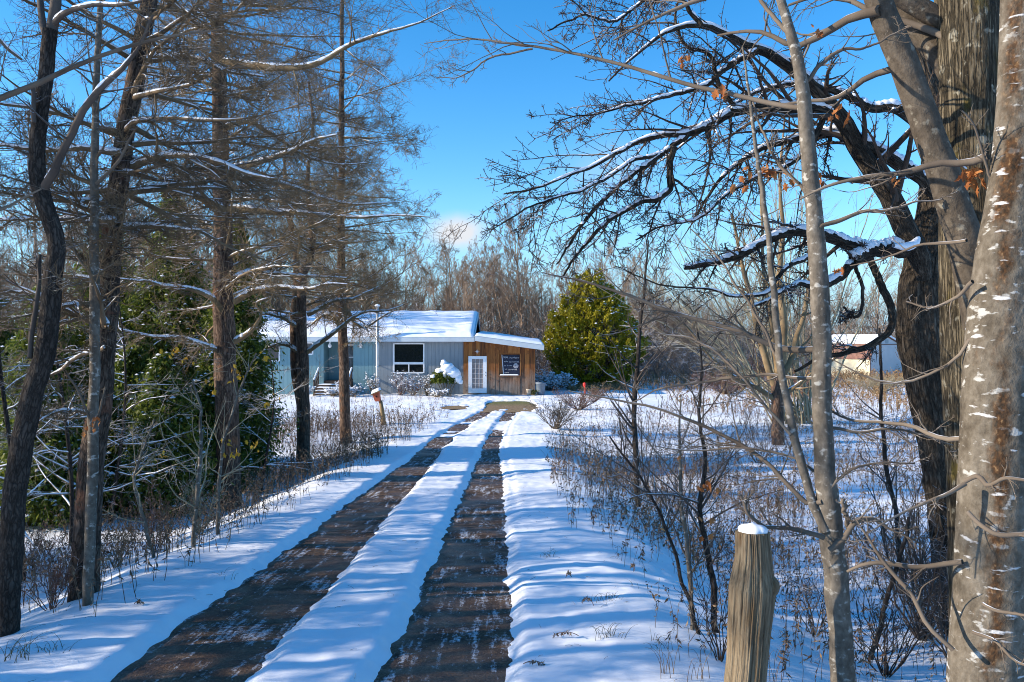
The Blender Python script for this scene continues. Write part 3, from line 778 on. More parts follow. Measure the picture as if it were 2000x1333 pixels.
def m_shingle():
    m, t, b = new_mat('red_shingles')
    mp = coords(t, (1, 1, 1), kind='Position'); br = N(t, 'ShaderNodeTexNoise', Scale=5.0, Detail=5.0); t.links.new(mp.outputs[0], br.inputs[0])
    r = ramp(t, [(.3, (.15, .075, .058)), (.7, (.26, .14, .105))]); t.links.new(br.outputs[0], r.inputs[0]); t.links.new(r.outputs[0], b.inputs['Base Color']); b.inputs['Roughness'].default_value = .9
    wv_ = N(t, 'ShaderNodeTexWave', wave_type='BANDS', bands_direction='Z', Scale=2.6); t.links.new(mp.outputs[0], wv_.inputs[0]); bump(t, b, wv_.outputs[1], .6, .02)
    return m
SHING = m_shingle()
def slope(a, b, mat, name, th=.05, ov=.12):
    p0, p1 = SP(-ov, a[0], a[1]), SP(-ov, b[0], b[1])
    nrm_ = np.cross(p1 - p0, ldir); nrm_ = nrm_ / np.linalg.norm(nrm_)
    if nrm_[2] < 0: nrm_ = -nrm_
    m = MB().prism([p0 + nrm_ * .004, p1 + nrm_ * .004, p1 + nrm_ * (th + .004), p0 + nrm_ * (th + .004)], ldir * (Ls + 2 * ov))
    return m.build(name, mat, shed, smooth=False, fix=True)
slope((-.06, h_wall - .12), (.28, h_knee), SHING, 'roof')
slope((Ws + .06, h_wall - .12), (Ws - .28, h_knee), SHING, 'roof')
slope((.283, h_knee + .004), (Ws / 2, h_ridge), SHING, 'roof'); slope((Ws - .283, h_knee + .004), (Ws / 2, h_ridge), SHING, 'roof')
slope((.26, h_knee + .055), (Ws / 2, h_ridge + .055), SNOW, 'roof_snow', .12, .14); slope((Ws - .26, h_knee + .055), (Ws / 2, h_ridge + .055), SNOW, 'roof_snow', .12, .14)
TRIM = m_plain('brown_trim', (.16, .10, .08), .7, .15, 5)
tr = MB(); tr.prism([SP(-.055, .02, h_knee - .03), SP(-.055, Ws - .02, h_knee - .03), SP(-.055, Ws - .02, h_knee + .03), SP(-.055, .02, h_knee + .03)], ldir * .02)
tr.prism([SP(-.04, -.02, .0), SP(-.04, .05, .0), SP(-.04, .05, h_wall - .02), SP(-.04, -.02, h_wall - .02)], ldir * .036)
tr.build('trim', TRIM, shed, smooth=False, fix=True)
vt = MB()
for k in range(5): vt.prism([SP(-.05, Ws / 2 - .2, h_knee + .08 + .06 * k), SP(-.05, Ws / 2 + .2, h_knee + .08 + .06 * k), SP(-.035, Ws / 2 + .2, h_knee + .125 + .06 * k), SP(-.035, Ws / 2 - .2, h_knee + .125 + .06 * k)], ldir * .004)
vt.build('vent', m_plain('grey_vent', (.30, .36, .38), .6, .1, 4), shed, smooth=False, fix=True)

# ------------------------------------------------------------------ tree growing
def resample(P, R, K, jit=0, rng=None):
    """smooth a traced line and give it K points"""
    P, R = np.asarray(P, float), np.asarray(R, float)
    L = np.concatenate([[0], np.cumsum(np.linalg.norm(np.diff(P, axis=0), axis=1))])
    m = len(P); tan = np.gradient(P, L, axis=0) if m > 2 else np.repeat((P[1:] - P[:1]) / L[-1], m, 0)
    s = np.linspace(0, L[-1], K)
    i = np.clip(np.searchsorted(L, s, side='right') - 1, 0, m - 2)
    h = (L[i + 1] - L[i]); t = ((s - L[i]) / h)[:, None]
    h00, h10, h01, h11 = 2 * t ** 3 - 3 * t ** 2 + 1, t ** 3 - 2 * t ** 2 + t, -2 * t ** 3 + 3 * t ** 2, t ** 3 - t ** 2
    Q = h00 * P[i] + h10 * h[:, None] * tan[i] + h01 * P[i + 1] + h11 * h[:, None] * tan[i + 1]
    if jit:
        n = rng.standard_normal((K, 3)); n = (n + np.roll(n, 1, 0) + np.roll(n, -1, 0)) / 2
        n[0] = 0; Q = Q + jit * n
    return Q, np.interp(s, L, R)
def limb(pts, d0, d1, K=18, jit=.006, rng=None, wscale=1.0):
    """pixels and widths traced off the photograph, laid out at their own depth"""
    a = np.array(pts, float); n = len(a)
    d = np.linspace(d0, d1, n)
    P = np.stack([(a[:, 0] - 1000) / F * d, d, ZC - (a[:, 1] - 666.5) / F * d], -1)
    R = a[:, 2] / 2 / F * d * wscale
    return resample(P, R, K, jit, rng or np.random.default_rng(1))
def grow(P, R, rng, n, t=(.15, 1), ang=(35, 70), L=(.3, .5), Labs=False, wander=.15, trop=(0, 0, 0), K=5, rr=.6, rmin=.002, rtip=None, flat=1.0, shape=.5, even=False, up0=None):
    """side branches on every branch in P (N,K,3)"""
    N_, K0, _ = P.shape
    cnt = np.full(N_, n, int) if even else rng.poisson(n, N_)
    par = np.repeat(np.arange(N_), cnt); M = len(par)
    if M == 0: return None
    tt = rng.uniform(t[0], t[1], M); f = tt * (K0 - 1); i = np.minimum(f.astype(int), K0 - 2); u = (f - i)[:, None]
    S = P[par, i] * (1 - u) + P[par, i + 1] * u
    T = nrm(P[par, i + 1] - P[par, i]); r = R[par, i] * (1 - u[:, 0]) + R[par, i + 1] * u[:, 0]
    ln = np.linalg.norm(np.diff(P, axis=1), axis=2).sum(1)[par]
    if Labs: ln = 1.0
    ln = ln * rng.uniform(L[0], L[1], M) * (1 - shape * tt)
    pr = rng.standard_normal((M, 3)); pr[:, 2] *= flat
    if up0 is not None: pr = pr + np.asarray(up0)
    pr = nrm(pr - (pr * T).sum(1, keepdims=True) * T)
    a = np.radians(rng.uniform(ang[0], ang[1], M))[:, None]
    d = np.cos(a) * T + np.sin(a) * pr
    st = (ln / (K - 1))[:, None]; out = np.empty((M, K, 3)); out[:, 0] = S; p = S; tr = np.asarray(trop, float)
    for k in range(1, K):
        d = nrm(d + wander * rng.standard_normal((M, 3)) + tr)
        p = p + d * st; out[:, k] = p
    r0 = np.maximum(rmin, rr * r); r1 = rmin * .55 if rtip is None else rtip
    rad = r0[:, None] + (r1 - r0)[:, None] * np.linspace(0, 1, K)[None] ** .8
    return out, rad
def snow_on(mb, P, R, rng, minr=.006, k=6, keep=.72, seed=0, hgt=1.0):
    """ridges of snow lying along the flatter stretches of branches"""
    P, R = np.asarray(P, float), np.asarray(R, float)
    if P.ndim == 2: P, R = P[None], R[None]
    K2 = P.shape[1] * 3
    q = np.linspace(0, P.shape[1] - 1, K2); i = np.minimum(q.astype(int), P.shape[1] - 2); u = (q - i)[None, :, None]
    Q = P[:, i] * (1 - u) + P[:, i + 1] * u; r = R[:, i] * (1 - u[..., 0]) + R[:, i + 1] * u[..., 0]
    T = nrm(np.gradient(Q, axis=1))
    s = np.arange(K2)[None] * 0.35
    nz = vnoise(s, np.arange(len(P))[:, None] * 7.3 + seed, 0.5)
    g = sstep(.86, .62, np.abs(T[..., 2])) * sstep(1 - keep * 2 - .15, 1 - keep * 2 + .25, nz) * sstep(minr * .6, minr * 1.3, r)
    g[:, 0] = 0; g[:, -1] = 0
    sel = g.max(1) > .3
    if not sel.any(): return
    Q = Q.copy(); Q[..., 2] += r * .62 * g + .002 * g
    rs = np.minimum(r * .85 + .002, .045) * g * hgt * (1 + .25 * vnoise(s * 2.3, np.arange(len(P))[:, None] * 3.1, 2.0))
    mb.tubes(Q[sel], np.maximum(rs[sel], 1e-4), k)
def ridges(amp, f=7, g=3.0, fine=.3, seed=0.0):
    """furrowed bark relief (fraction of the radius)"""
    def disp(ca, sa, v, rad):
        return rad * amp * (fbm(ca * f, sa * f, v * g + seed, 3) + fine * vnoise(ca * f * 4, sa * f * 4, v * g * 4 + seed))
    return disp
def flare(P, R, h, amt):
    """root flare at the foot of a trunk"""
    z = P[:, 2] - P[0, 2]
    return R * (1 + amt * np.exp(-np.clip(z, 0, None) / h))
def to_ground(P, R, extra=.25):
    """carry a traced trunk on down into the ground"""
    P = P.copy(); gz = float(ground_h(P[0, 0], P[0, 1]))
    t = P[0] - P[1]; t = t / np.linalg.norm(t)
    if P[0, 2] > gz - .1:
        n = max(1, int((P[0, 2] - gz + extra) / .25)); add = [P[0] + t * (P[0, 2] - gz + extra) * (k / n) / max(.5, abs(t[2])) for k in range(n, 0, -1)]
        P = np.concatenate([np.array(add), P]); R = np.concatenate([np.full(n, R[0]), R])
    return P, R

def tree(name, label, cat, P, group=None):
    z = float(ground_h(P[0, 0], P[0, 1]))
    return thing(name, label, cat, (P[0, 0], P[0, 1], z), 0, group)

# bark and twig materials
PINE_B = m_bark('pine_bark', [(.28, (.035, .022, .016)), (.48, (.13, .085, .062)), (.62, (.22, .155, .115)), (.78, (.33, .25, .19))], (26, 26, 6), 4, 1.0, .02, patches((.21, .105, .06), (5, 5, 4), .58, .66), plates=(30, 30, 6), crack=.14)
LARCH_B = m_bark('larch_bark', [(.28, (.03, .022, .017)), (.5, (.10, .072, .055)), (.7, (.20, .15, .12)), (.8, (.26, .21, .17))], (30, 30, 9), 4, 1.0, .018, patches((.17, .085, .055), (6, 6, 5), .57, .64), plates=(32, 32, 7), crack=.14)
CHERRY_B = m_bark('dark_bark', [(.3, (.022, .018, .015)), (.55, (.065, .054, .046)), (.75, (.13, .11, .095))], (40, 40, 14), 5, .9, .012, plates=(44, 44, 13), crack=.2)
GREY_B = m_bark('grey_bark', [(.3, (.05, .042, .033)), (.5, (.125, .108, .087)), (.72, (.235, .21, .175))], (34, 34, 24), 9, .7, .008, patches((.36, .345, .31), (20, 20, 30), .58, .66))
OAK_B = m_bark('furrowed_bark', [(.32, (.030, .024, .018)), (.47, (.085, .068, .051)), (.6, (.155, .125, .095)), (.76, (.25, .205, .155))], (46, 46, 16), 2, 1.0, .035, plates=(30, 30, 6), crack=.30)
def moss(t, c): return patches((.12, .095, .03), (7, 7, 4), .60, .70)(t, patches((.30, .28, .22), (16, 16, 12), .62, .68)(t, c))
MOSSY_B = m_bark('mossy_bark', [(.33, (.030, .024, .016)), (.48, (.11, .09, .06)), (.62, (.185, .155, .105)), (.8, (.25, .215, .15))], (40, 40, 11), 4, 1.0, .022, moss, plates=(48, 48, 4), crack=.20)
LIMB_B = m_bark('smooth_grey_bark', [(.3, (.035, .028, .021)), (.52, (.095, .078, .06)), (.75, (.17, .145, .115))], (26, 26, 18), 6, 1.0, .012, patches((.22, .20, .16), (16, 16, 16), .60, .68))
def lichen_streak(t, col):
    # pale lichen plates, then a rust-brown wet streak down the near side
    c = patches((.40, .395, .37), (12, 12, 24), .60, .66, 5.0)(t, col)
    a = N(t, 'ShaderNodeAttribute', attribute_name='bark'); sx = N(t, 'ShaderNodeSeparateXYZ'); t.links.new(a.outputs['Vector'], sx.inputs[0])
    mp = coords(t, (9, 9, 5), attr='bark'); nz = N(t, 'ShaderNodeTexNoise', Scale=1.0, Detail=6.0, Roughness=.65); t.links.new(mp.outputs[0], nz.inputs[0])
    # |x - x0| against a width, ragged by noise; only on the side facing the drive (sign of y)
    s = N(t, 'ShaderNodeMath', operation='ADD'); s.inputs[1].default_value = STREAK_X; t.links.new(sx.outputs[0], s.inputs[0])
    ab = N(t, 'ShaderNodeMath', operation='ABSOLUTE'); t.links.new(s.outputs[0], ab.inputs[0])
    m_ = N(t, 'ShaderNodeMath', operation='MULTIPLY_ADD'); m_.inputs[1].default_value = -.27; t.links.new(nz.outputs[0], m_.inputs[0]); t.links.new(ab.outputs[0], m_.inputs[2])
    mr = N(t, 'ShaderNodeMapRange'); mr.inputs[1].default_value = -.092; mr.inputs[2].default_value = -.14; mr.inputs[4].default_value = .85; t.links.new(m_.outputs[0], mr.inputs[0])
    gy = N(t, 'ShaderNodeMath', operation='MULTIPLY', use_clamp=True); gy.inputs[1].default_value = STREAK_S * 25; t.links.new(sx.outputs[1], gy.inputs[0])
    mm = N(t, 'ShaderNodeMath', operation='MULTIPLY'); t.links.new(mr.outputs[0], mm.inputs[0]); t.links.new(gy.outputs[0], mm.inputs[1])
    mp3 = coords(t, (60, 60, 45), attr='bark'); n3 = N(t, 'ShaderNodeTexNoise', Scale=1.0, Detail=3.0); t.links.new(mp3.outputs[0], n3.inputs[0])
    r = ramp(t, [(.35, (.014, .008, .004)), (.6, (.075, .032, .010)), (.72, (.22, .13, .06))]); t.links.new(n3.outputs[0], r.inputs[0])
    mx = N(t, 'ShaderNodeMix', data_type='RGBA'); t.links.new(mm.outputs[0], mx.inputs[0]); t.links.new(c, mx.inputs[6]); t.links.new(r.outputs[0], mx.inputs[7])
    # old plates of lichen over the streak too
    mp4 = coords(t, (8, 8, 30), attr='bark'); n4 = N(t, 'ShaderNodeTexNoise', Scale=1.0, Detail=6.0); t.links.new(mp4.outputs[0], n4.inputs[0])
    r4 = N(t, 'ShaderNodeMapRange'); r4.inputs[1].default_value = .63; r4.inputs[2].default_value = .68; t.links.new(n4.outputs[0], r4.inputs[0])
    m4 = N(t, 'ShaderNodeMix', data_type='RGBA'); m4.inputs[7].default_value = (.50, .50, .50, 1); t.links.new(r4.outputs[0], m4.inputs[0]); t.links.new(mx.outputs[2], m4.inputs[6])
    return m4.outputs[2]
STREAK_X, STREAK_S = .058, -1
MAPLE_B = m_bark('lichen_maple_bark', [(.28, (.045, .036, .026)), (.45, (.105, .088, .066)), (.6, (.175, .152, .12)), (.76, (.27, .245, .205))], (30, 30, 24), 7, 1.0, .012, lichen_streak)
T_LARCH = m_twig('larch_twig', (.10, .068, .040), (.20, .145, .088), .88)
T_PINE = m_twig('brown_twig', (.12, .082, .044), (.25, .18, .10), .90)
T_DARK = m_twig('dark_twig', (.038, .027, .021), (.09, .066, .05), .84)
T_GREY = m_twig('grey_twig', (.085, .066, .050), (.19, .155, .12), .90)
T_PALE = m_twig('pale_stem', (.24, .20, .13), (.38, .33, .22), .85)
T_CHERRY = m_twig('cherry_twig', (.05, .04, .035), (.11, .09, .075), .70)
T_RED = m_twig('reddish_twig', (.11, .055, .045), (.20, .12, .09), .75)
T_WOOD = m_twig('wood_twig', (.18, .122, .084), (.33, .24, .17), .99, 1)
T_WOODS = m_twig('snowy_wood_twig', (.13, .10, .08), (.22, .17, .13), .50, 1)
DEADLEAF = m_island('dead_leaves', [(.30, .10, .03), (.42, .16, .05), (.50, .22, .08), (.25, .08, .03)], .7, .35)
YELLEAF = m_island('yellow_leaves', [(.55, .33, .03), (.65, .42, .05), (.45, .22, .03)], .7, .4)

def leaf_clusters(mb, centres, rng, n=5, size=.05, spread=.06):
    """curled, lobed dead leaves hanging at twig ends"""
    for c in centres:
        m = int(rng.integers(max(2, n - 2), n + 3))
        C = np.asarray(c) + spread * rng.standard_normal((m, 3)) + (0, 0, -.02)
        ax = nrm(rng.standard_normal((m, 3)) * (.7, .7, .5) + (0, 0, -1.0)); sd_ = nrm(np.cross(ax, rng.standard_normal((m, 3)))); no = np.cross(ax, sd_)
        s = size * rng.uniform(.7, 1.3, m)[:, None]
        out = [(-1, 0), (-.55, .32), (-.6, .6), (-.1, .38), (.05, .72), (.35, .36), (1, 0), (.35, -.36), (.05, -.72), (-.1, -.38), (-.6, -.6), (-.55, -.32)]
        V = np.stack([C + s * (u * ax + v * sd_ + (.35 * abs(v) + .25 * u * u) * no) for u, v in out], 1)
        mid = (C + s * (-.08) * no)[:, None]
        V = np.concatenate([V, mid], 1); k = len(out)
        base = np.arange(m)[:, None, None] * (k + 1)
        tri = np.array([(i, (i + 1) % k, k) for i in range(k)])[None] + base
        mb.add(V, t=tri)

# ------------------------------------------------------------------ left: larches and pines
def conifer_bare(root, P, R, rng, bark, twig, n_limb, zlo, zhi, Llo, Lhi, extra=(), side=None, dens=1.0, lv4=True, droop=-.02, upc=.05, amp=.05, rmin=.0022, k_tr=18):
    """needleless conifer: trunk, whorled level limbs, fine curled twigs"""
    MB().tubes(P, R, k_tr, ridges(amp, 5, 4, .35, rng.uniform(0, 50))).build('trunk', bark, root, attr=True)
    z = P[:, 2] - P[0, 2]
    t0 = np.interp(zlo, z, np.linspace(0, 1, len(P))); t1 = np.interp(zhi, z, np.linspace(0, 1, len(P)))
    lim, lr_ = grow(P[None], R[None], rng, n_limb, (t0, t1), (66, 100), (Llo, Lhi), True, .09, (0, 0, upc * .35), 9, .36, .005, .003, .5, 0, True)
    if side is not None:                                    # crown pushed to one side of the trunk
        f = 1 + side[2] * np.clip(nrm((lim[:, -1] - lim[:, 0])[:, :2]) @ np.array(side[:2]), -1, 1)
        lim = lim[:, :1] + (lim - lim[:, :1]) * f[:, None, None]
    lr_ = np.minimum(lr_, .026) * np.linspace(1, .45, 9)[None]
    c = MB()
    sn = MB()
    ex_P, ex_R = [], []
    for (a, b) in extra:
        b = b * np.linspace(1, .35, len(b)) ** .8
        q, r = resample(a, b, 9); ex_P.append(q); ex_R.append(r)
        c.tubes(a, b, 8)
        snow_on(sn, a, b, rng, .006, 6, .86, rng.uniform(0, 99), 1.05)
    c.tubes(lim, lr_, 6)
    snow_on(sn, lim, lr_, rng, .008, 5, .56, 0, .85)
    if ex_P:
        lim = np.concatenate([lim, np.array(ex_P)]); lr_ = np.concatenate([lr_, np.minimum(np.array(ex_R), .03)])
    b2 = grow(lim, lr_, rng, 13 * dens, (.12, 1), (30, 70), (.24, .55), False, .13, (0, 0, droop), 6, .5, rmin * 1.35, rmin * .8, .45, .6)
    c.tubes(*b2, 4)
    snow_on(sn, *b2, rng, .0050, 4, .5)
    b3 = grow(*b2, rng, 8.5 * dens, (.1, 1), (30, 75), (.28, .62), False, .2, (0, 0, upc), 5, .7, rmin, rmin * .7, .7, .4)
    c.tubes(*b3, 3)
    if lv4:
        b4 = grow(*b3, rng, 4.5 * dens, (.15, 1), (30, 80), (.3, .7), False, .28, (0, 0, upc * 1.6), 4, .9, rmin * .85, rmin * .6, 1, .3)
        c.tubes(*b4, 3)
    c.build('crown', twig, root)
    sn.build('branch_snow', BRANCH_SNOW, root)
    return root
rng = np.random.default_rng(11)
# L3 leaning larch
d3 = gd(165, 1165)
P, R = limb([(163, 1172, 54), (172, 1000, 48), (193, 800, 44), (207, 650, 41), (217, 480, 38), (236, 320, 36), (257, 190, 34), (283, 60, 31), (300, -60, 28), (318, -220, 24), (335, -420, 18), (350, -650, 12)], d3, d3 + .6, 60, .006, rng)
P, R = to_ground(P, R); R = flare(P, R, .25, .18)
ex = [limb([(248, 330, 17), (300, 311, 15), (360, 306, 13), (430, 318, 11), (500, 345, 8), (560, 350, 5)], d3 + .3, d3 - .3, 22, .004, rng),
      limb([(258, 125, 17), (330, 112, 15), (400, 120, 13), (440, 138, 11), (520, 150, 7)], d3 + .4, d3, 22, .004, rng),
      limb([(212, 640, 13), (170, 600, 12), (110, 585, 10), (40, 570, 8), (-40, 580, 6)], d3, d3 + .6, 20, .006, rng),
      limb([(228, 435, 15), (170, 430, 13), (100, 428, 11), (20, 430, 9), (-60, 425, 7)], d3, d3 + .8, 20, .004, rng),
      limb([(238, 300, 13), (160, 290, 12), (80, 295, 10), (0, 285, 9), (-60, 290, 7)], d3, d3 + .3, 20, .004, rng),
      limb([(240, 445, 12), (300, 442, 11), (360, 448, 8), (415, 452, 5)], d3, d3 - .2, 18, .004, rng),
      limb([(205, 680, 9), (150, 700, 8), (90, 740, 7), (30, 760, 5)], d3, d3 + .5, 18, .008, rng),
      limb([(190, 830, 9), (140, 800, 8), (90, 815, 6), (40, 850, 4)], d3, d3 - .4, 18, .008, rng)]
rt = tree('larch_tree', 'leaning reddish-brown bare larch behind the thin pale trunk at left', 'tree', P)
conifer_bare(rt, P, R, rng, LARCH_B, T_LARCH, 66, 2.2, 6.9, 1.0, 2.5, ex, (0, 1, .2), 1.05, True, amp=.07, rmin=.0018)
# L4 tall straight pine
d4 = gd(447, 992)
P, R = limb([(447, 998, 48), (445, 850, 45), (440, 700, 42), (436, 560, 38), (434, 400, 33), (431, 250, 30), (426, 100, 26), (420, -60, 23), (416, -240, 18), (413, -450, 11), (412, -620, 6)], d4, d4 + .2, 70, .006, rng)
P, R = to_ground(P, R); R = flare(P, R, .3, .16)
ex = [limb([(440, 625, 13), (420, 588, 12), (385, 568, 11), (330, 560, 10), (270, 548, 8), (225, 545, 6)], d4, d4 - .9, 24, .006, rng),
      limb([(440, 692, 11), (400, 675, 10), (340, 660, 9), (285, 655, 7), (230, 640, 5)], d4, d4 - .8, 22, .006, rng),
      limb([(458, 668, 12), (480, 655, 11), (503, 630, 9), (510, 610, 8), (500, 596, 7), (530, 580, 5)], d4, d4 - .3, 22, .003, rng),
      limb([(458, 590, 13), (490, 572, 12), (550, 563, 11), (600, 566, 9), (640, 556, 7), (680, 555, 4)], d4, d4 - .6, 24, .006, rng),
      limb([(456, 545, 12), (480, 534, 11), (530, 535, 9), (600, 540, 8), (680, 543, 4)], d4, d4 + .5, 22, .006, rng),
      limb([(440, 412, 17), (400, 390, 16), (355, 372, 14), (310, 345, 12), (285, 330, 9)], d4, d4 - 1.0, 22, .006, rng),
      limb([(445, 332, 14), (500, 318, 13), (560, 300, 12), (610, 275, 10), (660, 262, 6)], d4, d4 - .6, 22, .008, rng),
      limb([(445, 345, 13), (500, 350, 12), (560, 362, 10), (620, 385, 8), (690, 400, 6), (780, 395, 4)], d4, d4 + .4, 24, .008, rng),
      limb([(446, 408, 15), (500, 412, 14), (560, 416, 12), (620, 420, 10), (700, 426, 8), (780, 420, 5), (840, 425, 3)], d4, d4 - .4, 26, .006, rng),
      limb([(432, 122, 17), (500, 131, 16), (580, 133, 15), (630, 120, 13), (680, 90, 11), (740, 68, 9), (820, 45, 6), (890, 10, 3)], d4, d4 - 1.2, 28, .006, rng),
      limb([(440, 250, 13), (480, 238, 12), (530, 262, 10), (590, 300, 8), (650, 320, 6), (720, 318, 4)], d4, d4 + .6, 24, .008, rng)]
rt = tree('pine_tree', 'tall straight brown-barked bare pine nearest the left wheel track', 'tree', P)
conifer_bare(rt, P, R, rng, PINE_B, T_PINE, 82, 3.4, 10.7, 1.3, 3.5, ex, (1, 0, .2), 1.05, True, amp=.05)
# L5 twin-stem
d5 = gd(592, 920)
P, R = limb([(593, 924, 27), (592, 800, 25), (591, 690, 22), (588, 600, 19), (592, 520, 16)], d5, d5, 36, .008, rng)
P, R = to_ground(P, R)
P2, R2 = limb([(588, 800, 16), (577, 720, 18), (574, 640, 17), (580, 560, 14), (575, 470, 11), (560, 400, 8), (555, 300, 5)], d5 + .2, d5 + .6, 30, .01, rng)
P3, R3 = limb([(592, 530, 16), (605, 505, 14), (612, 470, 12), (605, 430, 10), (600, 360, 8), (610, 270, 6), (604, 160, 4)], d5, d5 + .3, 30, .02, rng)
rt = tree('pine_tree', 'stout twin-stemmed bare pine in front of the house window', 'tree', P)
MB().tubes(P2, R2, 12, ridges(.08, 5, 4)).build('stem', PINE_B, rt, attr=True)
MB().tubes(P3, R3, 10, ridges(.08, 5, 4)).build('stem', PINE_B, rt, attr=True)
ex = [limb([(598, 690, 9), (640, 660, 9), (680, 628, 8), (710, 610, 7), (745, 608, 5), (790, 595, 3)], d5, d5 - .5, 22, .01, rng),
      limb([(600, 615, 9), (650, 590, 8), (700, 580, 6), (740, 560, 4)], d5, d5 + .3, 20, .01, rng),
      limb([(585, 640, 8), (550, 620, 8), (510, 615, 6), (470, 630, 4)], d5, d5 - .4, 20, .012, rng),
      limb([(588, 690, 8), (555, 672, 8), (515, 680, 6), (475, 672, 4)], d5, d5 + .4, 20, .012, rng)]
PP = np.concatenate([P[:-2], P3[2:]]); RR = np.concatenate([R[:-2], R3[2:]])
PP, RR = resample(PP, RR, 44)
conifer_bare(rt, PP, RR, rng, PINE_B, T_PINE, 36, 3.5, 6.6, 1.0, 2.3, ex, None, 1.0, True, amp=.06)
# L6
d6 = gd(676, 866)
P, R = limb([(676, 870, 22), (672, 760, 20), (669, 640, 18), (666, 480, 15), (667, 300, 12), (667, 120, 9), (668, -20, 7), (668, -180, 4)], d6, d6 + .2, 50, .01, rng)
P, R = to_ground(P, R)
ex = [limb([(668, 640, 9), (640, 615, 8), (600, 640, 6)], d6, d6, 14, .01, rng),
      limb([(672, 600, 8), (710, 640, 7), (745, 620, 5), (775, 605, 4)], d6, d6, 14, .01, rng)]
rt = tree('pine_tree', 'slim dark bare pine before the snowy roof, farthest of the row', 'tree', P)
conifer_bare(rt, P, R, rng, PINE_B, T_PINE, 84, 3.7, 11.4, 1.4, 3.3, ex, (1, 0, .12), 1.1, True, amp=.06, rmin=.0034)

# L1 dark crooked cherry at the frame edge, L2 thin pale maple, L0 limb reaching in from outside
d1 = gd(18, 1238)
P, R = limb([(16, 1246, 40), (20, 1100, 40), (32, 950, 42), (58, 800, 40), (86, 690, 37), (102, 560, 35), (107, 470, 31), (88, 395, 31), (74, 340, 30), (77, 230, 28), (90, 130, 27), (100, 60, 26)], d1, d1 + .1, 60, .004, rng)
P, R = to_ground(P, R); R = flare(P, R, .2, .1)
rt = tree('cherry_tree', 'dark crooked trunk at the left frame edge, forking upward', 'tree', P)
MB().tubes(P, R, 18, ridges(.05, 6, 9, .4, 3)).build('trunk', CHERRY_B, rt, attr=True)
brs = [limb([(98, 80, 22), (108, 0, 20), (112, -120, 18), (120, -300, 12)], d1 + .1, d1 + .1, 16, .004, rng),
       limb([(96, 90, 14), (84, 40, 13), (76, -20, 12), (60, -150, 8)], d1 + .1, d1 + .3, 14, .004, rng),
       limb([(83, 372, 17), (105, 340, 16), (125, 290, 15), (150, 240, 14), (178, 195, 13), (215, 155, 11), (240, 132, 9), (270, 90, 6), (300, 30, 4)], d1 + .05, d1 - .3, 26, .004, rng),
       limb([(104, 50, 12), (130, 25, 11), (170, 12, 9), (240, 10, 7), (330, -15, 4)], d1 + .1, d1 - .2, 18, .004, rng),
       limb([(58, 700, 10), (66, 620, 10), (75, 560, 8), (78, 500, 6)], d1, d1 + .2, 14, .003, rng),
       limb([(66, 240, 9), (66, 200, 8), (64, 170, 7)], d1, d1, 8, .003, rng)]
c = MB(); sn = MB()
bp_, br_ = [], []
for a, b in brs:
    c.tubes(a, b, 8); snow_on(sn, a, b, rng, .006, 6, .7, rng.uniform(0, 9)); q, r = resample(a, b, 8); bp_.append(q); br_.append(r)
bp_, br_ = np.array(bp_), np.array(br_)
b2 = grow(bp_, br_, rng, 6, (.2, 1), (30, 70), (.3, .6), False, .15, (0, 0, .04), 7, .4, .003, .0018, 1, .4); c.tubes(*b2, 4)
b3 = grow(*b2, rng, 5, (.15, 1), (30, 70), (.3, .6), False, .18, (0, 0, .03), 5, .6, .0018, .001, 1, .4); c.tubes(*b3, 3)
c.build('crown', T_CHERRY, rt)
sn.build('branch_snow', BRANCH_SNOW, rt)
d2 = 5.75
P, R = limb([(172, 1160, 20), (177, 1000, 20), (182, 850, 20), (185, 650, 19), (184, 480, 17), (185, 330, 15), (189, 150, 12), (196, 0, 10), (203, -160, 7), (210, -350, 4)], d2, d2 + .1, 50, .003, rng)
P, R = to_ground(P, R)
rt = tree('maple_sapling', 'thin straight pale grey young maple before the leaning larch', 'tree', P)
MB().tubes(P, R, 12, ridges(.04, 4, 8, .3, 5)).build('trunk', GREY_B, rt, attr=True)
c = MB()
brs = [limb([(188, 360, 8), (215, 335, 7), (240, 300, 6), (262, 255, 4)], d2, d2, 14, .003, rng), limb([(184, 540, 6), (150, 500, 5), (135, 440, 3)], d2, d2, 12, .003, rng),
       limb([(182, 840, 6), (196, 800, 5), (206, 755, 3)], d2, d2 - .1, 10, .003, rng), limb([(176, 820, 6), (150, 760, 5), (130, 730, 4)], d2, d2 - .2, 10, .003, rng)]
bp_ = np.array([resample(a, b, 7)[0] for a, b in brs]); br_ = np.array([resample(a, b, 7)[1] for a, b in brs]); c.tubes(bp_, br_, 6)
b2 = grow(bp_, br_, rng, 4, (.2, 1), (30, 70), (.3, .7), False, .15, (0, 0, .05), 6, .5, .0018, .001); c.tubes(*b2, 3)
b2 = grow(P[None], R[None], rng, 26, (.45, 1), (40, 75), (.4, 1.1), True, .12, (0, 0, .04), 8, .4, .002, .001, 1, .3); c.tubes(*b2, 4)
b3 = grow(*b2, rng, 5, (.2, 1), (30, 65), (.3, .6), False, .15, (0, 0, .04), 5, .6, .0015, .0008); c.tubes(*b3, 3)
c.build('crown', T_GREY, rt)
lf = MB(); leaf_clusters(lf, [W(176, 828, d2 - .1), W(186, 822, d2 - .1), W(170, 838, d2 - .12)], rng, 3, .022, .02); lf.build('dead_leaves', DEADLEAF, rt, smooth=False)

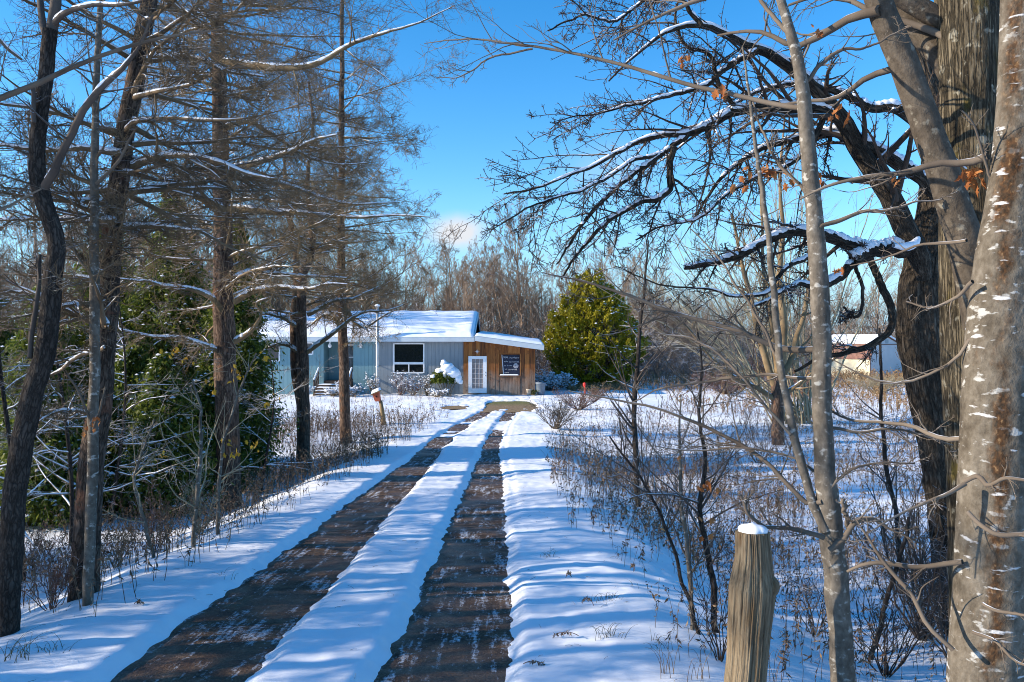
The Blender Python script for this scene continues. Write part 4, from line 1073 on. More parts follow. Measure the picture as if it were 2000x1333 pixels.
P, R = limb([(-330, 1500, 60), (-320, 900, 54), (-310, 400, 44), (-300, 0, 34), (-290, -500, 16)], 4.6, 4.7, 40, .006, rng)
P, R = to_ground(P, R)
rt = tree('ash_tree', 'pale slender branch crossing the top left from a trunk outside the frame', 'tree', P)
MB().tubes(P, R, 14, ridges(.05, 5, 6)).build('trunk', GREY_B, rt, attr=True)
brs = [limb([(-312, 420, 26), (-200, 300, 18), (-80, 225, 14), (0, 192, 12), (80, 162, 11), (150, 128, 9), (215, 103, 8), (290, 78, 6), (360, 66, 4), (445, 58, 2.5)], 4.6, 4.9, 30, .003, rng),
       limb([(-315, 600, 20), (-180, 480, 14), (-60, 430, 10), (10, 405, 6), (80, 370, 3)], 4.6, 5.0, 24, .004, rng),
       limb([(-305, 200, 20), (-180, 90, 14), (-60, 30, 10), (20, 100, 6), (45, 118, 5)], 4.6, 5.0, 24, .004, rng)]
bp_ = np.array([resample(a, b, 14)[0] for a, b in brs]); br_ = np.array([resample(a, b, 14)[1] for a, b in brs]); c = MB(); c.tubes(bp_, br_, 8)
b2 = grow(bp_, br_, rng, 7, (.35, 1), (30, 60), (.12, .3), False, .12, (0, 0, .05), 7, .45, .0016, .001); c.tubes(*b2, 4)
b3 = grow(*b2, rng, 3, (.3, 1), (30, 60), (.2, .5), False, .12, (0, 0, .05), 5, .6, .0013, .0008); c.tubes(*b3, 3)
c.build('crown', T_GREY, rt); sn = MB(); snow_on(sn, bp_[2:], br_[2:], rng, .004, 5, .8); sn.build('branch_snow', BRANCH_SNOW, rt)

# trees beyond the left edge whose shade falls over the drive
rng = np.random.default_rng(77)
SHADE = None
for q, (x, y, s, a) in enumerate([(-8.4, 5.0, .85, 2.1), (-12.5, 5.4, 1.1, 4.0), (-7.4, 7.4, .8, 5.1), (-11.0, 8.2, 1.1, .9), (-16, 7.4, 1.15, 2.2), (-7.0, 3.5, .75, 1.1), (-10.2, 3.6, .9, .7), (-9.5, -3.0, 1.1, 2.9)]):
    if SHADE is None:
        Pq = np.stack([.12 * np.sin(np.linspace(0, 3, 30)), .1 * np.cos(np.linspace(0, 4, 30)), np.linspace(-.2, 8.5, 30)], -1); Rq = np.linspace(.15, .02, 30)
        SHADE = thing('larch_tree', 'bare larch standing left of the driveway outside the view', 'tree', (0, 0, 0), 0, 'larches left of the drive')
        conifer_bare(SHADE, Pq, Rq, rng, LARCH_B, T_LARCH, 60, 1.0, 8.2, 1.0, 2.3, (), None, 1.0, False, rmin=.0055)
        o = SHADE
    else:
        o = SHADE.copy(); COL.objects.link(o)
        for ch in SHADE.children:
            c = ch.copy(); COL.objects.link(c); c.parent = o; c.matrix_parent_inverse = ch.matrix_parent_inverse.copy()
    o.location = (x, y, float(ground_h(x, y))); o.rotation_euler = (0, 0, a); o.scale = (s, s, s)

# ------------------------------------------------------------------ cedars
def m_foliage(name, cols, transl=.25):
    m, t, b = new_mat(name)
    g_ = N(t, 'ShaderNodeNewGeometry')
    nz = N(t, 'ShaderNodeTexNoise', Scale=1.6, Detail=3.0); t.links.new(g_.outputs['Position'], nz.inputs['Vector'])
    ad = N(t, 'ShaderNodeMath', operation='MULTIPLY_ADD'); ad.inputs[1].default_value = .5; t.links.new(g_.outputs['Random Per Island'], ad.inputs[0])
    m2 = N(t, 'ShaderNodeMath', operation='MULTIPLY'); m2.inputs[1].default_value = .55; t.links.new(nz.outputs[0], m2.inputs[0]); t.links.new(m2.outputs[0], ad.inputs[2])
    k = len(cols); r = ramp(t, [(.15 + .7 * i / (k - 1), c) for i, c in enumerate(cols)]); t.links.new(ad.outputs[0], r.inputs[0])
    t.links.new(r.outputs[0], b.inputs['Base Color']); b.inputs['Roughness'].default_value = .55; b.inputs['Specular IOR Level'].default_value = .25
    tr_ = N(t, 'ShaderNodeBsdfTranslucent'); t.links.new(r.outputs[0], tr_.inputs[0])
    mx = N(t, 'ShaderNodeMixShader'); mx.inputs[0].default_value = transl
    o = t.nodes['Material Output']; t.links.new(b.outputs[0], mx.inputs[1]); t.links.new(tr_.outputs[0], mx.inputs[2]); t.links.new(mx.outputs[0], o.inputs[0])
    return m
CEDAR = m_foliage('cedar_foliage', [(.015, .034, .009), (.062, .10, .017), (.135, .17, .024), (.25, .26, .035)], .42)
ARBOR = m_foliage('arborvitae_foliage', [(.06, .07, .006), (.20, .185, .010), (.34, .29, .016), (.44, .37, .03)], .35)
def snow_lumps(mb, C, s, rng):
    """little pillows of snow: flat-bottomed five-sided caps"""
    m = len(C); a = np.arange(5) * 2 * PI / 5
    ring = np.stack([np.cos(a), np.sin(a), 0 * a], -1)[None] * rng.uniform(.6, 1.3, (m, 5, 1)) * s[:, None, None]
    ring[..., 2] += -.25 * s[:, None] * rng.random((m, 5))
    V = np.concatenate([C[:, None] + ring, C[:, None] + np.stack([0 * s, 0 * s, .55 * s], -1)[:, None]], 1)
    tri = np.array([(i, (i + 1) % 5, 5) for i in range(5)])[None] + np.arange(m)[:, None, None] * 6
    mb.add(V, t=tri)
def cedar(x, y, h, wd, rng, label, group=None, zb=.35, n_br=420, per=115, ls=.052, snow=.085):
    z0 = float(ground_h(x, y))
    rt = thing('cedar_tree', label, 'tree', (x, y, z0), 0, group)
    P = np.stack([x + .08 * np.sin(np.linspace(0, 5, 24)), y + .08 * np.cos(np.linspace(0, 4, 24)), np.linspace(z0 - .2, z0 + h * .97, 24)], -1)
    MB().tubes(P, np.linspace(.10, .012, 24), 10, ridges(.08, 5, 3)).build('trunk', LARCH_B, rt, attr=True)
    t = rng.beta(1.05, 1.25, n_br); az = rng.uniform(0, 2 * PI, n_br)
    prof_ = (1 - t) ** .75 * (.55 + .45 * sstep(0, .25, t)) + .03
    ln = wd / 2 * prof_ * rng.uniform(.6, 1.12, n_br)
    st_ = np.stack([np.full(n_br, x), np.full(n_br, y), z0 + zb + (h - zb) * t], -1)
    K = 7; q = np.linspace(0, 1, K)
    dirs = np.stack([np.cos(az), np.sin(az), 0 * az], -1)
    Bp = st_[:, None] + dirs[:, None] * (ln[:, None] * q)[..., None]
    Bp[..., 2] += ln[:, None] * (.25 * q - .62 * q ** 2)[None, :] + .03 * rng.standard_normal((n_br, K))
    br = np.linspace(1, .25, K)[None] * (.010 * (1 - t) + .003)[:, None]
    c = MB(); c.tubes(Bp, br, 3); c.build('branch', T_CHERRY, rt)
    # flat hanging sprays
    M = n_br * per; par = np.repeat(np.arange(n_br), per)
    u = rng.beta(2.2, 1.1, M); f = u * (K - 1); i = np.minimum(f.astype(int), K - 2)
    C = Bp[par, i] + (Bp[par, i + 1] - Bp[par, i]) * (f - i)[:, None]
    sp = (.055 + .12 * ln[par])[:, None]
    C = C + rng.standard_normal((M, 3)) * sp * (.9, .9, .6)
    A = nrm(dirs[par] * .55 + rng.standard_normal((M, 3)) * .55 + (0, 0, -.55)); B = nrm(np.cross(A, rng.standard_normal((M, 3)) + dirs[par] * .3))
    s = ls * rng.uniform(.55, 1.25, M)[:, None]
    MB().quads(C, A * s, B * s * .36).build('foliage', CEDAR, rt, smooth=False)
    k = rng.random(M) < snow * .30 * (u > .35)
    sm_ = MB(); snow_lumps(sm_, C[k] + (0, 0, .03), rng.uniform(.02, .06, k.sum()) * (ls / .055), rng); sm_.build('branch_snow', BRANCH_SNOW, rt)
    return rt
rng = np.random.default_rng(21)
for (px, d, top, wpx, lab) in (
        (462, 16.6, 430, 200, 'broad dark green cedar directly behind the tall straight pine'),
        (335, 17.4, 372, 300, 'tall dark cedar between the leaning larch and the straight pine'),
        (205, 17.6, 420, 290, 'dark cedar seen behind the leaning larch trunk'),
        (85, 16.2, 560, 280, 'lower cedar behind the crooked dark trunk at left'),
        (-40, 18.0, 520, 300, 'cedar cut by the left frame edge'),
        (318, 13.2, 700, 210, 'low bushy cedar sweeping the ground left of the straight pine'),
        (95, 12.4, 735, 250, 'low bushy cedar sweeping the ground behind the crooked trunk'),
        (205, 13.6, 770, 200, 'lowest cedar behind the foot of the leaning larch'),
        (410, 15.6, 690, 190, 'small low cedar left of the foot of the straight pine'),
        (260, 15.2, 680, 250, 'small low cedar in the gap right of the leaning larch')):
    x = (px - 1000) / F * d; z0 = float(ground_h(x, d)); h = ZC - (top - 666.5) / F * d - z0
    cedar(x, d, h, wpx / F * d, rng, lab, zb=.08 if top > 650 else .3, n_br=300 if top > 650 else 420)
# ------------------------------------------------------------------ round evergreen by the yard
def plume_tree(x, y, z0, h, wd, rng, nc, per, ls, rt, mat, snow_n):
    """egg-shaped evergreen built of upright feathery plumes"""
    t = np.concatenate([rng.beta(1.25, 1.5, nc - 12), [1.0, .97, .94, .92, .96, .9, .9, .95, .92, .88, .9, .93]]); az = rng.uniform(0, 2 * PI, nc)
    def prof_(t): return np.where(t > .34, np.clip(1 - ((t - .34) / .68) ** 1.7, 0, 1), np.sqrt(np.clip(1 - ((.34 - t) / .42) ** 2, 0, 1)))
    lump = .15 * fbm(np.cos(az) * 1.6 + 3, np.sin(az) * 1.6, t * 3.0, 2)
    rad = wd / 2 * prof_(t) * (1 + lump) * rng.uniform(.72, 1.03, nc)
    out = np.stack([np.cos(az), np.sin(az), 0 * az], -1)
    tip = np.stack([x + rad * np.cos(az) + .12 * rng.standard_normal(nc), y + rad * np.sin(az), z0 + h * t * rng.uniform(.97, 1.04, nc)], -1)
    ax = nrm(out * (.75 - .6 * t)[:, None] + (0, 0, .9) + .18 * rng.standard_normal((nc, 3)))
    L_ = rng.uniform(.5, 1.15, nc)
    M = nc * per; i = np.repeat(np.arange(nc), per); u = rng.beta(1.5, 1.0, M)
    wv_ = (.03 + .17 * (1 - u))[:, None] * (.7 + .5 * L_[i])[:, None]
    C = tip[i] - ax[i] * (L_[i] * (1 - u))[:, None] + wv_ * rng.standard_normal((M, 3)) * (1, 1, .6)
    A = nrm(ax[i] * .8 + .5 * rng.standard_normal((M, 3)) + out[i] * .25); B = nrm(np.cross(A, rng.standard_normal((M, 3)) + out[i] * .6))
    s = ls * rng.uniform(.6, 1.35, M)[:, None]
    MB().quads(C, A * s, B * s * .34).build('foliage', mat, rt, smooth=False)
    bl = np.stack([np.stack([np.full(nc, x), np.full(nc, y), z0 + h * t * .72], -1), tip - ax * (L_ * .9)[:, None], tip - ax * .2], 1)
    MB().tubes(bl, np.tile([.03, .014, .006], (nc, 1)), 4).build('branch', T_CHERRY, rt)
    k = rng.random(M) < snow_n * (.35 + 1.5 * (np.cos(az[i] - .1) > .25) + .8 * t[i]) * (fbm(C[:, 0] * 1.3, C[:, 1], C[:, 2] * 1.3, 2) > -.1)
    sm_ = MB(); snow_lumps(sm_, C[k] + out[i][k] * .05, rng.uniform(.03, .10, k.sum()), rng); sm_.build('branch_snow', BRANCH_SNOW, rt)
c_ = gp(1180, 757)
rt = thing('arborvitae_tree', 'big round olive-green evergreen standing right of the plank lean-to', 'tree', c_)
sc = c_[1] / F
tr_ = MB()
for k in range(3):
    tr_.tubes([c_ + (-.1 + .2 * k, 0, -.2), c_ + (-.15 + .25 * k, 0, 1.2), c_ + (-.5 + .5 * k, 0, 2.6)], [.22, .18, .12], 10)
tr_.build('trunk', LARCH_B, rt)
plume_tree(c_[0] - 25 * sc, c_[1], c_[2] + .45, (755 - 524) * sc - .45, 196 * sc, rng, 620, 95, .105, rt, ARBOR, .030)
# ------------------------------------------------------------------ shrubs by the house
c_ = np.array([hx(874), HY - .9, GZ]); rt = thing('rhododendron_shrub', 'round broadleaf shrub under a cap of snow beside the plank wall', 'shrub', c_)
rng = np.random.default_rng(31)
stm = np.array([[c_ + (.05 * k, 0, -.1), c_ + (.12 * k + .02, .05 * (k % 2), .5), c_ + (.25 * k, .1 * (-1) ** k, 1.1)] for k in range(-3, 4)], float)
MB().tubes(stm, np.full((7, 3), .018), 5).build('stem', T_PINE, rt)
M = 2600; v = nrm(rng.standard_normal((M, 3))); v[:, 2] = np.abs(v[:, 2]) * 1.0 - .45
C = c_ + (0, 0, 1.05) + v * (.78, .6, .82) * rng.uniform(.75, 1.05, (M, 1))
A = nrm(v + .7 * rng.standard_normal((M, 3)) - (0, 0, .4)) * .12; B = nrm(np.cross(A, rng.standard_normal((M, 3)))) * .035
MB().quads(C, A, B).build('foliage', m_island('broad_leaves', [(.025, .05, .008), (.06, .10, .012), (.12, .15, .02), (.17, .18, .03)], .5, .2), rt, smooth=False)
sm_ = MB()
for (ox, oz, sx, sz) in ((-.1, 1.66, .17, .2), (.08, 1.42, .36, .30), (.34, 1.15, .40, .36), (.02, 1.12, .30, .26), (-.30, 1.30, .24, .14), (.56, .88, .26, .30), (.10, .85, .26, .22), (-.62, 1.02, .16, .12), (.72, .72, .16, .14)):
    n_ = 12; u, vv = np.meshgrid(np.linspace(0, 2 * PI, 16, endpoint=False), np.linspace(-.6, PI / 2, n_))
    rr_ = 1 + .20 * fbm(np.cos(u) * 2 + ox * 5, np.sin(u) * 2 + oz * 3, vv * 2, 3)
    p = np.stack([c_[0] + ox + sx * np.cos(u) * np.cos(vv) * rr_, c_[1] - .16 + .45 * np.sin(u) * np.cos(vv) * rr_ * (sx / .42) ** .5, c_[2] + oz + sz * np.sin(vv) * rr_], -1)
    i = np.arange(n_ - 1)[:, None] * 16 + np.arange(16)[None]; j = np.arange(n_ - 1)[:, None] * 16 + (np.arange(16)[None] + 1) % 16
    sm_.add(p, np.stack([i, j, j + 16, i + 16], -1))
sm_.build('snow_cap', SNOW, rt)
def twig_shrub(x, y, h, wd, rng, name, label, mat, n=16, flower=None, flower_mat=None, group=None, rmin=.003, lv3=True, cat='shrub', sink=.05, dens=1.0, partname='stem'):
    z = float(ground_h(x, y)); c_ = np.array([x, y, z - sink])
    rt = thing(name, label, cat, (x, y, z), 0, group)
    az = rng.uniform(0, 2 * PI, n); sp = rng.uniform(.15, 1, n) * wd / 2
    q = np.linspace(0, 1, 7)
    P = c_ + np.stack([np.cos(az)[:, None] * sp[:, None] * q ** .85, np.sin(az)[:, None] * sp[:, None] * q ** .85, (h * rng.uniform(.6, 1, n))[:, None] * q], -1) + .02 * h * rng.standard_normal((n, 7, 3)) * (q > 0)[None, :, None]
    R = np.linspace(1, .4, 7)[None] * np.full((n, 1), max(rmin * 1.8, .006 * h))
    m = MB(); m.tubes(P, R, 5)
    b2 = grow(P, R, rng, 6 * dens, (.25, 1), (25, 60), (.25, .5), False, .12, (0, 0, .06), 5, .6, rmin, rmin * .7); m.tubes(*b2, 3)
    tips = b2[0][:, -1]
    if lv3:
        b3 = grow(*b2, rng, 4 * dens, (.2, 1), (25, 60), (.3, .6), False, .15, (0, 0, .04), 4, .7, rmin * .8, rmin * .5); m.tubes(*b3, 3); 
        if b3: tips = np.concatenate([tips, b3[0][:, -1]])
    m.build(partname, mat, rt)
    if flower:
        k = rng.random(len(tips)) < flower[0]
        s_ = MB(); snow_lumps(s_, tips[k], rng.uniform(flower[1] * .6, flower[1] * 1.3, k.sum()), rng); s_.build('snow_tuft', flower_mat or BRANCH_SNOW, rt)
    return rt
rng = np.random.default_rng(33)
for px, h, wd, lab in ((788, 1.25, 1.5, 'brown twiggy shrub dotted with snow under the picture window'), (812, .9, 1.2, 'low snow-dotted shrub at the right end under the picture window'),
                       (735, 1.1, .8, 'thin bush with snowy seed heads at the foot of the stove pipe'), (838, .95, .5, 'narrow snow-dotted shrub left of the snow-capped shrub')):
    twig_shrub(hx(px), HY - 1.0, h, wd, rng, 'hydrangea_shrub', lab, T_RED if px in (788, 812) else T_PINE, 18, (.35, .045), rmin=.006)
for px, h, wd, lab in ((700, .62, 1.8, 'mounded snowy bush right of the porch steps'), (612, .6, 1.0, 'small snowy bush left of the porch steps'), (665, .45, 1.2, 'low snowy bush before the porch steps'), (860, .4, 1.3, 'flat snowy bush before the snow-capped shrub')):
    twig_shrub(hx(px), HY - 1.7, h, wd, rng, 'snowy_bush', lab, T_PINE, 22, (.75, .05), rmin=.006)
twig_shrub(hx(1085), HY + 4.0, 1.0, 3.4, rng, 'snowy_bush', 'blue-shaded snowy bushes between the planter and the round evergreen', T_WOODS, 60, (.6, .07), rmin=.008)

# bare snowy understorey in front of the cedars
rng = np.random.default_rng(37)
T_UNDER = m_twig('snowy_understorey_twig', (.10, .075, .052), (.22, .175, .125), .62, 3)
for px, d, h, n, lab in ((20, 8.6, 4.2, 26, 'bare snow-lined understorey tree at the far left edge'), (120, 10.5, 4.0, 24, 'bare snow-lined understorey tree behind the crooked trunk'), (225, 12.2, 3.6, 22, 'bare snow-lined understorey tree just right of the leaning larch'),
                         (330, 13.2, 3.0, 20, 'bare snow-lined understorey tree halfway between larch and straight pine'), (-60, 12.0, 5.0, 26, 'taller bare snow-lined understorey tree cut by the frame edge'), (520, 15.2, 2.6, 16, 'small snow-lined understorey tree right of the straight pine')):
    x = (px - 1000) / F * d; z = float(ground_h(x, d)); K = 16; q = np.linspace(0, 1, K)
    P = np.stack([x + .12 * np.sin(q * 4 + px), d + .12 * np.cos(q * 3 + px), z - .15 + (h + .15) * q], -1); R = np.linspace(.034, .008, K)
    rt = thing('understorey_tree', lab, 'tree', (x, d, z))
    MB().tubes(P, R, 9, ridges(.06, 4, 6)).build('trunk', CHERRY_B, rt, attr=True)
    c = MB(); sn = MB()
    b1 = grow(P[None], R[None], rng, n, (.12, 1), (60, 95), (.7, 1.9), True, .09, (0, 0, .012), 9, .45, .0045, .002, .5, .35, True); c.tubes(*b1, 5); snow_on(sn, *b1, rng, .0045, 5, .75)
    b2 = grow(*b1, rng, 8, (.15, 1), (30, 65), (.25, .5), False, .14, (0, 0, .0), 6, .5, .0028, .002, .6, .5); c.tubes(*b2, 4); snow_on(sn, *b2, rng, .0030, 4, .7)
    b3 = grow(*b2, rng, 5, (.15, 1), (30, 65), (.3, .6), False, .18, (0, 0, .02), 5, .7, .002, .0014, .8, .4); c.tubes(*b3, 3)
    c.build('crown', T_UNDER, rt); sn.build('branch_snow', BRANCH_SNOW, rt)
# ------------------------------------------------------------------ right: near trunks
rng = np.random.default_rng(41)
def trunk(mb_name, PR, k, disp, mat, rt, fl=None, ground=True):
    P, R = PR
    if ground: P, R = to_ground(P, R)
    if fl: R = flare(P, R, *fl)
    MB().tubes(P, R, k, disp).build(mb_name, mat, rt, attr=True)
    return P, R
# A: grey maple with pale lichen plates and a brown streak
A_ = limb([(1925, 1400, 140), (1928, 1300, 134), (1935, 1150, 130), (1941, 1000, 127), (1946, 850, 125), (1951, 700, 122), (1957, 600, 116), (1964, 500, 104), (1972, 420, 90), (1980, 320, 78), (1986, 200, 70), (1990, 80, 68), (1993, -60, 66), (2000, -250, 58), (2010, -500, 44)], 3.45, 3.5, 150, 0, rng)
rt = tree('maple_tree', 'near grey trunk with white lichen plates and a rusty brown streak at right edge', 'tree', A_[0])
trunk('trunk', A_, 56, lambda ca, sa, v, rad: rad * (.035 * fbm(ca * 1.6, sa * 1.6, v * 1.4, 2) + .006 * vnoise(ca * 14, sa * 14, v * 30)), MAPLE_B, rt, (.35, .10))
A2 = limb([(1985, 640, 60), (2020, 520, 58), (2050, 380, 56), (2075, 200, 50), (2100, -100, 40)], 3.5, 3.7, 40, .002, rng)
MB().tubes(*A2, 24, ridges(.03, 3, 3)).build('limb', MAPLE_B, rt, attr=True)
aP = [limb([(1950, 770, 9), (1905, 640, 8), (1870, 700, 7), (1835, 730, 6), (1770, 720, 5), (1700, 735, 4), (1650, 720, 3)][0:1] + [(1900, 655, 8), (1872, 695, 7), (1835, 722, 6), (1790, 742, 5), (1720, 745, 4), (1660, 722, 3), (1620, 700, 2)], 3.4, 3.8, 24, .002, rng),
      limb([(1930, 305, 16), (1890, 318, 15), (1830, 320, 13), (1760, 338, 10), (1700, 345, 8), (1620, 362, 6), (1560, 390, 3)], 3.5, 3.9, 24, .002, rng),
      limb([(1895, 850, 10), (1860, 858, 10), (1820, 850, 9), (1780, 832, 8), (1730, 825, 7), (1660, 820, 5), (1600, 790, 3)], 3.5, 4.1, 24, .002, rng),
      limb([(1880, 1098, 11), (1840, 1104, 11), (1790, 1108, 10), (1730, 1100, 9), (1690, 1102, 8), (1655, 1118, 6)], 3.4, 3.7, 22, .002, rng),
      limb([(1885, 945, 10), (1850, 965, 8), (1800, 985, 6), (1740, 1015, 4), (1690, 1045, 2)], 3.35, 3.3, 18, .002, rng),
      limb([(1885, 940, 10), (1910, 930, 10), (1930, 948, 9), (1960, 935, 7), (2010, 940, 6)], 3.2, 2.9, 16, .002, rng),
      limb([(1890, 1000, 9), (1915, 1025, 9), (1940, 1040, 10), (2000, 1045, 10), (2060, 1050, 8)], 3.2, 3.0, 16, .002, rng),
      limb([(1862, 1270, 9), (1810, 1220, 9), (1780, 1160, 9), (1740, 1115, 8), (1700, 1060, 5), (1670, 1010, 3)], 3.3, 3.6, 20, .002, rng),
      limb([(1920, 1180, 7), (1950, 1195, 7), (1990, 1200, 6), (2030, 1210, 5)], 3.2, 3.0, 14, .002, rng),
      limb([(1888, 470, 7), (1850, 475, 7), (1800, 478, 5), (1740, 500, 4), (1660, 520, 2)], 3.5, 3.9, 18, .002, rng),
      limb([(1935, 350, 5), (1920, 300, 5), (1905, 250, 4), (1880, 215, 3)], 3.5, 3.4, 12, .002, rng),
      limb([(1900, 550, 9), (1870, 580, 7), (1820, 600, 5), (1770, 590, 3)], 3.4, 3.7, 16, .002, rng),
      limb([(1900, 1235, 7), (1940, 1250, 7), (1980, 1290, 5), (2030, 1310, 4)], 3.2, 2.9, 14, .002, rng)]
c = MB()
bp_ = np.array([resample(a, b, 14)[0] for a, b in aP]); br_ = np.array([resample(a, b, 14)[1] for a, b in aP]); c.tubes(bp_, br_, 8)
b2 = grow(bp_, br_, rng, 6, (.25, 1), (30, 60), (.16, .40), False, .14, (0, 0, .02), 8, .5, .0014, .001, 1, .3); c.tubes(*b2, 5)
b3 = grow(*b2, rng, 2.5, (.3, 1), (30, 60), (.2, .5), False, .15, (0, 0, .04), 5, .6, .0012, .0009, 1, .3); c.tubes(*b3, 4)
c.build('crown', T_GREY, rt)
lf = MB(); leaf_clusters(lf, [W(1878, 338, 3.6), W(1900, 335, 3.6), W(1918, 352, 3.55), W(1890, 345, 3.6)], rng, 4, .028, .018); lf.build('dead_leaves', DEADLEAF, rt, smooth=False)
# B: big mossy trunk with grey limbs
B_ = limb([(1925, 1300, 120), (1916, 1100, 112), (1908, 900, 108), (1898, 720, 106), (1893, 560, 106), (1893, 420, 104), (1894, 280, 104), (1893, 120, 106), (1888, 0, 110), (1880, -150, 96), (1870, -400, 70), (1865, -600, 40)], 4.7, 4.7, 140, 0, rng)
rt = tree('maple_tree', 'thick mossy olive-brown trunk just behind the lichened trunk', 'tree', B_[0])
trunk('trunk', B_, 60, ridges(.035, 9, 4, .6, 4), MOSSY_B, rt, (.3, .15))
L1 = limb([(1912, 640, 54), (1902, 560, 62), (1884, 470, 64), (1862, 400, 60), (1838, 325, 58), (1812, 255, 55), (1785, 180, 53), (1760, 110, 52), (1732, 45, 50), (1708, -20, 47), (1680, -130, 40), (1650, -300, 28)], 4.45, 4.2, 90, .001, rng)
MB().tubes(*L1, 32, ridges(.02, 4, 3, .3, 9)).build('limb', LIMB_B, rt, attr=True)
L2 = limb([(1900, 225, 40), (1872, 165, 52), (1838, 112, 46), (1806, 75, 42), (1772, 35, 40), (1740, -10, 37), (1690, -90, 30)], 4.80, 5.0, 50, .001, rng)
MB().tubes(*L2, 24, ridges(.03, 5, 3, .3, 2)).build('limb', LIMB_B, rt, attr=True)
L3 = limb([(1898, 105, 24), (1872, 62, 40), (1830, 35, 40), (1790, 12, 37), (1740, -15, 32), (1660, -60, 24)], 4.76, 4.76, 40, .001, rng)
MB().tubes(*L3, 24, ridges(.03, 5, 3, .3, 6)).build('limb', LIMB_B, rt, attr=True)
sn = MB()
for (a, b, dd) in (([(1832, 262, 5), (1850, 292, 7), (1866, 312, 6), (1888, 330, 3)], 0, 4.35),):
    q, r = limb(a, dd, dd, 14, 0); sn.tubes(q, r, 8)
sn.build('branch_snow', BRANCH_SNOW, rt)
brs = [limb([(1770, 130, 16), (1700, 150, 12), (1640, 190, 9), (1560, 200, 6), (1480, 215, 4)], 4.3, 4.8, 22, .004, rng), limb([(1720, 20, 22), (1650, 40, 16), (1560, 90, 12), (1480, 60, 8), (1400, 70, 4)], 4.2, 4.8, 22, .004, rng),
       limb([(1885, 100, 12), (1820, 60, 14), (1700, 20, 11), (1620, -10, 8), (1540, 10, 5)], 4.6, 5.2, 20, .004, rng), limb([(1690, -90, 30), (1580, -150, 20), (1450, -160, 14), (1300, -120, 9), (1180, -40, 5)], 4.9, 5.6, 24, .004, rng),
       limb([(1640, -60, 22), (1520, -30, 14), (1400, -10, 10), (1290, 30, 6), (1200, 80, 3)], 4.6, 5.0, 24, .004, rng)]
c = MB(); bp_ = np.array([resample(a, b, 12)[0] for a, b in brs]); br_ = np.array([resample(a, b, 12)[1] for a, b in brs]); c.tubes(bp_, br_, 8)
b2 = grow(bp_, br_, rng, 8, (.2, 1), (30, 65), (.25, .5), False, .12, (0, 0, .0), 8, .45, .002, .0013, 1, .4); c.tubes(*b2, 5)
b3 = grow(*b2, rng, 5, (.2, 1), (30, 60), (.25, .5), False, .15, (0, 0, .02), 5, .6, .0016, .001, 1, .4); c.tubes(*b3, 3)
c.build('crown', T_GREY, rt)
# C: dark furrowed apple-like tree with drooping boughs
C_ = limb([(1895, 1300, 92), (1880, 1180, 88), (1866, 1060, 86), (1852, 940, 84), (1830, 820, 82), (1810, 720, 84), (1800, 640, 88), (1799, 570, 80), (1806, 500, 66), (1820, 420, 56), (1830, 330, 54), (1828, 240, 48), (1808, 160, 42), (1780, 80, 34), (1755, -10, 28), (1730, -120, 20)], 6.6, 6.4, 150, .002, rng)
rt = tree('oak_tree', 'black furrowed trunk with snowy drooping boughs over the field', 'tree', C_[0])
trunk('trunk', C_, 64, ridges(.065, 11, 4.5, .6, 1), OAK_B, rt, (.3, .12))
C2 = limb([(1862, 900, 44), (1868, 800, 46), (1872, 700, 44), (1880, 560, 38), (1885, 400, 30)], 6.8, 7.3, 50, .002, rng)
MB().tubes(*C2, 32, ridges(.055, 7, 3, .5, 5)).build('stem', OAK_B, rt, attr=True)
